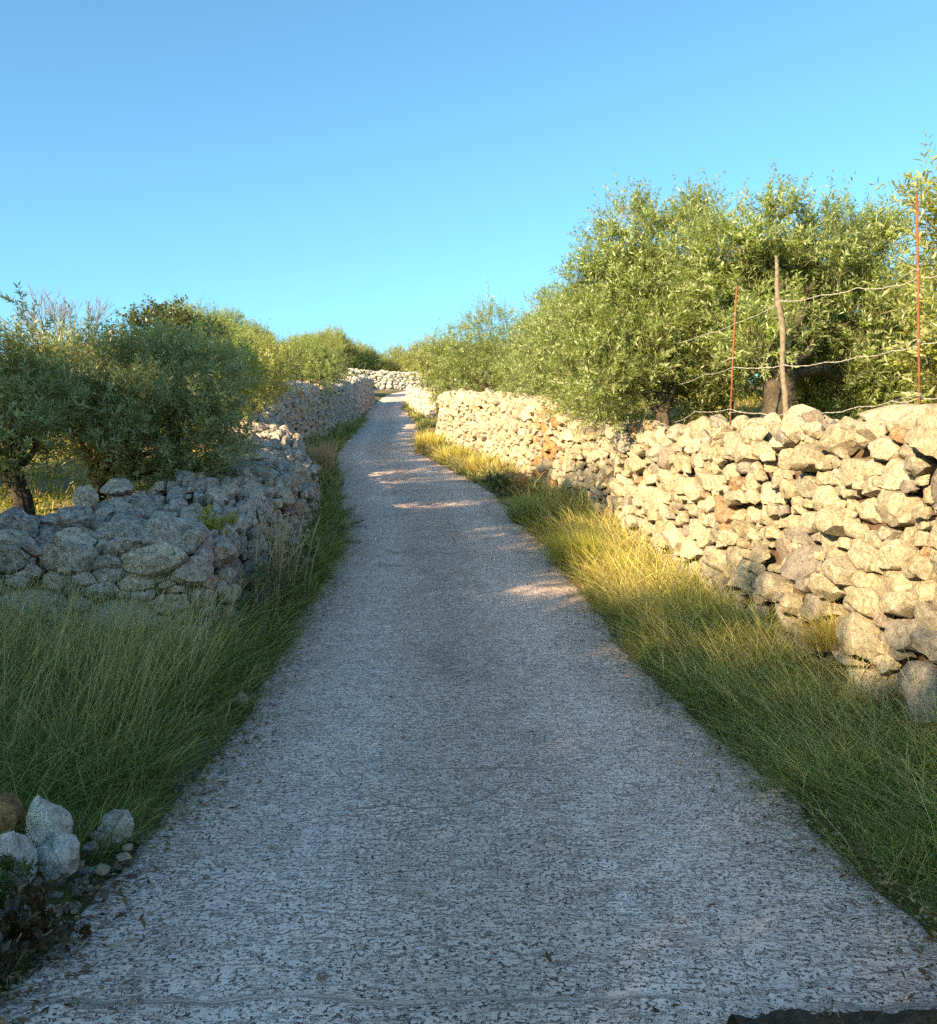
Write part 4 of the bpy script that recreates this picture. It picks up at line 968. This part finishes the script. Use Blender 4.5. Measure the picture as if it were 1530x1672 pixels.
def rubble():
    rg = random.Random(19); mb = MB(); shapes = [rock_shape(rg, 1, .85, .65, 2, 5) for _ in range(7)]
    for i in range(170):
        x, y = rg.uniform(-1.95, -1.36), rg.uniform(3.35, 4.25); s = .010+.028*rg.random()**2.2; c = Vector((x, y, max(ground_z(x, y), roadZ(y)-.01)+s*.25))
        rot = Matrix.Rotation(rg.uniform(0, 6.28), 3, 'Z'); vs, fs = shapes[i % 7]; mb.add([c+rot @ (Vector(v)*s) for v in vs], fs, rg.random())
    tag(mb.build('rubble', M['grey'], None, True, None, 30), 'small broken stones and soil crumbs round the pale stones at the bottom left', None, None, 'stuff')
rubble()
# dark bank of dead weed at the bottom right corner
def bank():
    mb = MB(); vs = []; nx, ny = 110, 24
    for i in range(nx+1):
        for j in range(ny+1):
            u, v = i/nx, j/ny; x = .72+1.5*u; y = 2.12+.5*v
            z = roadZ(y)-.02+.205*math.sin(math.pi*v)**.6*(.9+.1*sstep(0, .4, u))+.03*fbm(x*16, y*12, 0, 4)*math.sin(math.pi*v); vs.append((x, y, z))
    fs = [(i*(ny+1)+j, (i+1)*(ny+1)+j, (i+1)*(ny+1)+j+1, i*(ny+1)+j+1) for i in range(nx) for j in range(ny)]
    mb.add(vs, fs); tag(mb.build('earth_mound', M['bank'], None), 'low dark earthy mound at the bottom right corner of the picture', 'earth mound')
bank()
for k, (bx, lab) in enumerate(((1.05, 'short dead grass tuft on the left of the dark earth mound'), (1.42, 'short dead grass tuft at the corner end of the dark earth mound'))):
    tussock(lab, bx, 2.37, 160, .06, .14, M['litter'], 92+k, (-.1, .1), .8, .6, roadZ(2.37)+.165, .6, 'dead_grass', 'grass tuft', 1.0)
# pebbles and grit on the lane's edges
def grit():
    rg = random.Random(9); mb = MB()
    shapes = [rock_shape(rg, 1, .85, .6, 1, 3) for _ in range(8)]
    for i in range(3200):
        y = 2.4+rg.random()**1.6*14; side = rg.random() < .5; d = abs(rg.gauss(0, .18)); x = (edgeL(y)+d-.05) if side else (edgeR(y)-d+.05)
        s = rg.uniform(.003, .008)+.012*rg.random()**5; vs, fs = shapes[i % 8]; c = Vector((x, y, roadZ(y)+.012+s*.3)); mb.add([c+Vector(v)*s for v in vs], fs, rg.random())
    tag(mb.build('gravel', M['cream'], None), 'grit and small gravel along the edges of the lane', None, None, 'stuff')
grit()
def litter():
    g = np.random.default_rng(12); P = []
    for i in range(5200):
        y = 2.3+g.random()**1.4*14; d = abs(g.normal())*.16; sd = g.random()
        x = (edgeL(y)+d-.06) if sd < .5 else (edgeR(y)-d+.06) if sd < .95 else xcen(y)+g.uniform(-1.5, 1.5)
        P.append((x, y, roadZ(y)+.016+.01*g.random()))
    P = np.array(P); n = len(P); a = g.uniform(0, 6.28, n); l = g.uniform(.010, .030, n); w = l*g.uniform(.12, .35, n)
    d = np.stack([np.cos(a), np.sin(a), g.normal(size=n)*.25], 1); q = np.stack([-np.sin(a), np.cos(a), g.normal(size=n)*.3], 1)
    V = np.stack([P-d*l[:, None], P+q*w[:, None]+[0, 0, .004], P+d*l[:, None], P-q*w[:, None]], 1)
    me = np_mesh('leaf_litter', V.reshape(-1, 3), np.arange(n*4), np.full(n, 4), {'rnd': np.repeat(g.random(n), 4), 'tall': np.repeat(g.random(n), 4)})
    tag(link('leaf_litter', me, M['litter']), 'dead leaves and straw scraps lying along the edges of the lane', None, None, 'stuff')
litter()
# ------------------------------------------------------------------ wire fence on the right wall
def fence():
    root = empty('wire_fence', (3.0, 8.8, 2.3), label='sagging wire fence of rusty rods and a crooked wooden post on the right wall', cat='fence'); o = Vector(root.location)
    def rel(p): return Vector(p)-o
    A0, A1 = W(1190, 705, 10.3), W(1203, 468, 10.3); B0, B1 = W(1502, 672, 7.0), W(1497, 318, 7.0); C0, C1 = W(1284, 690, 9.35), W(1271, 418, 9.35)
    for a, b in ((A0, A1), (B0, B1)):
        m = MB(); m.tube([rel(a)-Vector((0, 0, .3)), rel(a.lerp(b, .5)), rel(b)], [.010, .010, .010], 8); m.build('rod', M['rust'], root)
    m = MB(); pp = []
    for i in range(13):
        t = i/12; p = rel(C0.lerp(C1, t)); p.x += [.0, .005, .0, -.01, -.012, -.005, .004, .012, -.012, -.03, -.028, -.02, -.026][i]; p.y += .01*math.sin(i*2); pp.append(p)
    pp[0].z -= .3
    m.tube(pp, [.033, .030, .032, .027, .029, .026, .029, .033, .028, .025, .022, .020, .012], 9)
    m.tube([pp[8], pp[8]+Vector((-.03, 0, .07)), pp[8]+Vector((-.045, .01, .15))], [.022, .018, .010], 7)
    m.build('wooden_post', M['wood'], root)
    sup = [(A0, A1), (B0, B1), (C0, C1)]
    rows = [[(1095, 562, 12.2), (1150, 546, 10.8), (1201, 528, 9.6), (1278, 492, 8.9), (1340, 482, 8.2), (1400, 470, 7.7), (1455, 468, 7.1), (1499, 452, 6.75), (1540, 446, 6.4), (1640, 430, 5.6)],
            [(1105, 628, 12.0), (1150, 612, 10.8), (1196, 600, 9.6), (1282, 597, 8.9), (1345, 592, 8.2), (1400, 582, 7.7), (1455, 573, 7.1), (1500, 561, 6.75), (1545, 552, 6.4), (1640, 532, 5.6)],
            [(1100, 690, 12.0), (1135, 672, 10.8), (1192, 668, 9.6), (1240, 675, 9.2), (1284, 676, 8.9), (1345, 674, 8.2), (1400, 664, 7.7), (1455, 655, 7.1), (1501, 650, 6.75), (1545, 645, 6.4), (1640, 640, 5.6)]]
    rg = random.Random(4)
    for row in rows:
        c = [rel(W(r[0], r[1], r[2]*1.05 + (.2 if r[2] > 9.3 else 0))) for r in row]; d = []
        for a, b in zip(c, c[1:]):
            for i in range(14):
                t = i/14; p = a.lerp(b, t); p.z += -.02*math.sin(math.pi*t)+rg.uniform(-.003, .003); p.y -= .014; d.append(p)
        d.append(c[-1]); m = MB()
        for ph in (0, math.pi):
            tw = [p+Vector((0, math.cos(i*1.3+ph), math.sin(i*1.3+ph)))*.003 for i, p in enumerate(d)]; m.tube(tw, .0021, 5)
        m.build('wire', M['wire'], root)
        for a, b in sup:                                            # twisted ties where the strand meets a support
            best = min(d, key=lambda p: abs(p.x+o.x-(a.x+b.x)/2)); z = best.z+o.z; k = (z-a.z)/(b.z-a.z)
            if not .02 < k < .98: continue
            q = rel(a.lerp(b, k)); rr_ = .036 if a is C0 else .014; m = MB()
            m.tube([q+Vector((math.cos(i*.7)*rr_, math.sin(i*.7)*rr_, -.014+i*.0012)) for i in range(24)]+[best+Vector((.02, 0, .004)), best+Vector((.05, -.004, .012))], .0022, 5)
            m.build('tie', M['wire'], root)
fence()
